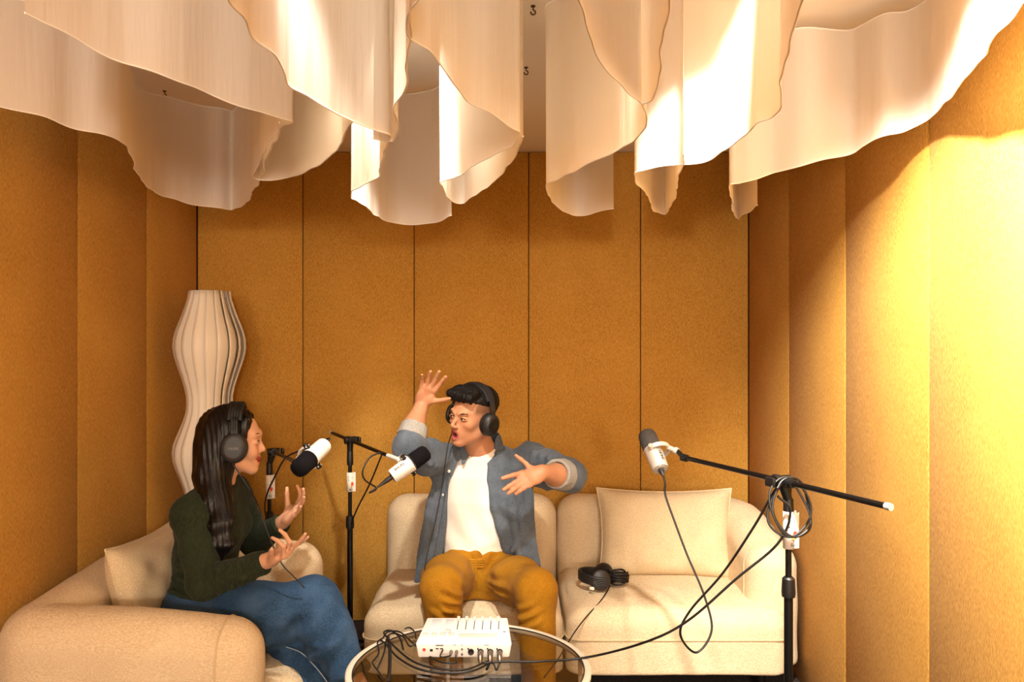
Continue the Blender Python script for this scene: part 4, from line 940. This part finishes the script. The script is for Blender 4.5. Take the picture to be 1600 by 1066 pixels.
# ================================================================ mixer
mx0, mx1, my0, my1 = -.305, .000, 2.505, 2.715; mz = TZ+.004
mixer = thing('audio_mixer', 'white audio mixer with sliders and plugged cables on the glass table', 'mixer', ((mx0+mx1)/2, (my0+my1)/2, mz))
def mixer_body():
    bm = bmesh.new(); zf, zb_ = mz+.052, mz+.060
    co = [(mx0+.008, my0+.004, mz+.004), (mx1-.008, my0+.004, mz+.004), (mx1-.022, my1, mz+.004), (mx0+.022, my1, mz+.004),
          (mx0, my0, zf), (mx1, my0, zf), (mx1-.014, my1, zb_), (mx0+.014, my1, zb_)]
    v = [bm.verts.new(c) for c in co]
    for f in ((3, 2, 1, 0), (4, 5, 6, 7), (0, 1, 5, 4), (1, 2, 6, 5), (2, 3, 7, 6), (3, 0, 4, 7)): bm.faces.new([v[i] for i in f])
    bmesh.ops.bevel(bm, geom=bm.edges[:], offset=.006, segments=3, affect='EDGES', profile=.5)
    bm.verts.index_update(); mb = MB().add([x.co.copy() for x in bm.verts], [[x.index for x in f.verts] for f in bm.faces]); bm.free()
    return mb.build('case', 'mixer', mixer)
mixer_body()
tilt = rot('X', math.degrees(math.atan2(.008, my1-my0)))
def top(u, v, lift=0):
    """u across 0..1, v from front 0 to back 1 on the sloping top"""
    x = (mx0+.014*v)+(mx1-mx0-.028*v)*u; return V((x, my0+(my1-my0)*v, mz+.052+.008*v+lift))
def tbox(name, u, v, hu, hv, hz_, m, lift=0, bev=.001, parent=None): return MB().box(top(u, v, lift), (hu, hv, hz_), tilt, bev).build(name, m, parent or mixer)
tbox('screen', .145, .72, .0155, .043, .0012, 'screen'); tbox('screen', .30, .72, .0135, .043, .0012, 'screen')
for u in (.43, .535, .638, .742, .845, .945): 
    u = .40+(u-.43)*.93; sl = tbox('slider_slot', u, .70, .0014, .040, .0008, 'slot'); tbox('slider_knob', u, .88, .0055, .007, .007, 'pad', .006, .002, sl)
for u, v in ((.07, .28), (.165, .28), (.26, .28), (.35, .28), (.305, .42)): tbox('pad_button', u, v, .0085, .0085, .004, 'pad', .003, .002)
tbox('palm_recess', .64, .27, .062, .017, .0006, 'recess', .0003, .0003)
tbox('side_key', .875, .27, .008, .015, .003, 'mixer', .002, .001)
tbox('mark', .935, .42, .005, .0022, .0007, 'ink', 0, .0003)
for i in range(6): tbox('mark', .925+.009*i, .215, .0009, .0016, .0005, 'lightink', 0, .0001)
def fr_(u, v): return V((mx0+(mx1-mx0)*u, my0+.0035*(1-v)-.0, mz+.052*v))
def jack(name, u, v, r, m, l=.004): return MB().lathe(fr_(u, v)+V((0, .002, 0)), (0, -1, 0), [(0, r), (l+.002, r), (l+.0024, r*.8), (l+.0005, r*.55), (l-.002, 0)], 20).build(name, m, mixer)
for u in (.575, .675, .775, .873):
    s_ = jack('input_socket', u, .46, .0098, 'slot'); MB().box(fr_(u-.028, .66)+V((0, -.002, 0)), (.0022, .003, .0022), None, .0006).build('socket_latch', 'black', s_)
for u in (.37, .427): MB().lathe(fr_(u, .48)+V((0, .003, 0)), (0, -1, 0), [(0, .0055), (.012, .0055), (.014, .0045), (.030, .0042), (.036, .003)], 14).build('jack_plug', 'steel', mixer)
for v in (.30, .62): jack('headphone_socket', .482, v, .0032, 'slot', .002)
jack('power_button', .09, .60, .0050, 'red', .003)
for u, v in ((.165, .52), (.165, .60), (.225, .66), (.27, .66)): MB().box(fr_(u, v)+V((0, -.0005, 0)), (.0045, .0014, .0016)).build('port', 'slot', mixer, False)
for u in (.395, .415, .482, .72, .735, .75): MB().box(fr_(u, .88)+V((0, .0002, 0)), (.0012, .0006, .0016)).build('mark', 'ink', mixer, False)
MB().box(fr_(.25, .86)+V((0, .0002, 0)), (.012, .0005, .0014)).build('mark', 'brass', mixer, False)
plugs = []
for u in (.675, .775, .873):
    p = fr_(u, .46); e = p+V((0, -.040, -.020)); 
    MB().tube([p+V((0, .004, 0)), p+V((0, -.018, -.004)), p+V((0, -.034, -.013)), e], [.0088, .0088, .0075, .004], 14).build('cable_plug', 'steel', mixer); plugs.append(e)

# ================================================================ cables
R = .0032; CG = 'black cables'
zt = TZ+.004+R
def onT(px, py, dz=0): d = (H-zt-dz)*F/(py-533); return V(((px-800)*d/F, d, zt+dz))
# right microphone: loop to the coil, then on to the mixer
cable('microphone_cable', [tail3, tail3+V((.003, -.012, -.022)), P(1040, 775, 2.60), P(1054, 815, 2.56), P(1074, 868, 2.52), P(1100, 930, 2.46), P(1112, 985, 2.43), P(1088, 1020, 2.41), P(1063, 992, 2.39), P(1078, 955, 2.37), P(1130, 895, 2.32), P(1180, 820, 2.24), P(1212, 765, 2.19), P(1235, 750, 2.165)], .0036,
      'black cable looping down from the silver microphone to its stand', CG)
coil = []
for i in range(60):
    a = PI*.75-i/60*2*PI*3; rx = .052+.009*math.sin(i*.7); rz = .078+.012*math.sin(i*.31+1)
    coil.append(V((C3.x+.012+rx*math.cos(a)+.01*math.sin(i*.21), 2.165+.018*math.sin(i*.33), C3.z-.076+rz*math.sin(a))))
cable('cable_coil', coil, .0034, 'black cable coil hung over the right stand clutch', CG, 3)
cable('microphone_cable', [P(1215, 775, 2.17), P(1235, 800, 2.17), P(1215, 850, 2.2), P(1150, 905, 2.24), P(1075, 970, 2.29), P(1010, 1003, 2.34), onT(920, 1027, .004), onT(840, 1034), onT(790, 1034, .006), plugs[0]], .0036,
      'black cable running from the right stand across the table rim to the mixer', CG)
# middle microphone
cable('microphone_cable', [tail2, tail2+V((-.03, -.01, -.02)), P(588, 763, 2.98), P(570, 750, 3.02), P(567, 735, 3.06), P(578, 715, 3.1), P(596, 708, 3.13), P(592, 722, 3.15), P(576, 760, 3.25), P(556, 800, 3.42), P(548, 830, 3.50), P(548, 900, 3.495), P(549, 955, 3.49)], .0034,
      'black cable looping from the man\'s microphone to the middle stand', CG)
# left microphone
cable('microphone_cable', [tail1, tail1+V((.0, .02, .012)), P(490, 697, 3.0), P(470, 704, 3.05), P(446, 716, 3.2), P(432, 740, 3.42), P(418, 770, 3.49), P(414, 795, 3.49), P(421, 830, 3.49)], .0036,
      'black cable from the woman\'s microphone down her stand', CG)
# headphone leads
cable('headphone_lead', [hw.L(.0, -.085, -.055), P(392, 768, 2.655), P(402, 787, 2.62), P(412, 815, 2.60), P(425, 850, 2.60), P(441, 882, 2.60), P(458, 900, 2.60), P(476, 919, 2.605)], .0022, 'thin black headphone lead hanging before the woman\'s chest', CG)
cable('headphone_lead', [hm.L(.01, -.085, -.055), P(701, 692, 3.19), P(697, 715, 3.17), P(690, 765, 3.175), P(677, 830, 3.16), P(667, 868, 3.13), P(663, 895, 3.10), P(662, 910, 3.07)], .0022, 'thin black headphone lead hanging down the man\'s open shirt', CG)
# bundle on the table at the left of the mixer
def loop(pts, r, label): cable('table_cable', pts, r, label, CG)
g0, g1 = fr_(.37, .48)+V((0, -.036, 0)), fr_(.427, .48)+V((0, -.036, 0))
loop([g0, g0+V((-.03, -.01, .002)), onT(690, 1012, .028), onT(655, 1006, .03), onT(640, 1010, .022), onT(630, 995, .02), onT(612, 990, .012), onT(604, 1000, .004), onT(600, 1020, .0), onT(590, 1045, 0)], .0026, 'black lead arching from the left jack plug over the table')
loop([g1, g1+V((.002, -.012, -.012)), onT(712, 1036, .004), onT(690, 1035, .003), onT(665, 1022, .006), onT(645, 1005, .016), onT(625, 988, .022), onT(606, 988, .014), onT(598, 998, .0)], .0026, 'black lead bending under the right jack plug toward the bundle')
loop([plugs[1], plugs[1]+V((-.01, -.02, -.012)), onT(762, 1034, .002), onT(730, 1046, 0), onT(690, 1046, 0), onT(650, 1036, 0), onT(622, 1016, .004), onT(606, 998, .008), onT(600, 988, .012), onT(612, 986, .010), onT(625, 998, .006), onT(630, 1015, 0)], .0032, 'black cable sweeping left from the middle plug along the table')
loop([plugs[2], plugs[2]+V((-.01, -.018, -.013)), onT(768, 1036, .006), onT(740, 1048, .005), onT(700, 1052, .001), onT(655, 1046, 0), onT(622, 1028, 0), onT(604, 1008, .005), onT(594, 1000, .004)], .0032, 'black cable sweeping widest round the table from the right plug')
loop([onT(597, 998, .001), onT(590, 1004, .001), onT(592, 1020, 0), onT(586, 1030, 0), onT(582, 1036, 0), onT(590, 1048, 0), onT(600, 1062, 0)], .0026, 'short black lead wriggling at the left rim of the table')
loop([onT(632, 983, .002), onT(640, 981, .006), onT(648, 988, .008), onT(650, 998, .004)], .0026, 'tiny black lead arch behind the left end of the mixer')
mbk = [onT(606, 995, .010), onT(609, 1010, .002), onT(609, 1040, 0), onT(607, 1062, 0)]
loop(mbk, .0055, 'thick black cable bundle running toward the near table edge')

# ================================================================ headphones lying on the sofa
hx, hy = P(938, 905, 3.42).x, 3.42; zs = .378
hp_ = thing('headphones', 'black headphones lying on the empty corner seat', 'headphones', (hx, hy, zs), 'black studio headphones')
for dx, dy, dz, ax in ((-.005, -.05, .036, (.15, -1, .25)), (.02, .055, .036, (.1, 1, .3))):
    c = V((hx+dx, hy+dy, zs+dz)); MB().lathe(c, ax, [(-.022, .026), (-.02, .038), (-.006, .043), (0, .041)], 26).build('ear_pad', 'leatherette', hp_)
    MB().lathe(c, ax, [(-.002, .040), (.004, .043), (.018, .040), (.024, .030), (.0245, 0)], 26).build('ear_cup', 'darkgrey', hp_)
arc_ = [V((hx-.005-.085*math.sin(a), hy+.075*math.cos(a), zs+.034+.012*math.sin(a))) for a in np.linspace(-.15, PI+.15, 20)]
mb = MB()
for off in (-.014, -.007, 0, .007, .014): mb.tube([p+V((0, 0, off)) for p in arc_], .007, 8)
mb.build('headband', 'leatherette', hp_)
MB().box((hx-.045, hy-.085, zs+.012), (.010, .004, .006), rot('Z', -25), .002).build('tag', 'paper', hp_)
cl = []
for i in range(108):
    a = i/12*2*PI; cl.append(V((hx+.078+(.040+.006*math.sin(i*.9))*math.cos(a), hy+.012+(.034+.005*math.cos(i*.7))*math.sin(a), zs+.008+.0052*(i/12)+.003*math.sin(i*1.3))))
cable('cable_coil', cl, .0042, 'black coil of lead beside the headphones on the corner seat', CG, 3)
cable('headphone_lead', [V((hx+.03, hy-.035, zs+.012)), P(952, 918, 3.37), P(938, 940, 3.26), P(918, 962, 3.15), P(900, 985, 3.07), P(888, 1004, 2.95), P(872, 1030, 2.80)+V((0, 0, 0)), P(850, 1050, 2.6)-V((0, 0, .02))], .0026, 'thin black lead from the lying headphones down the sofa front', CG)
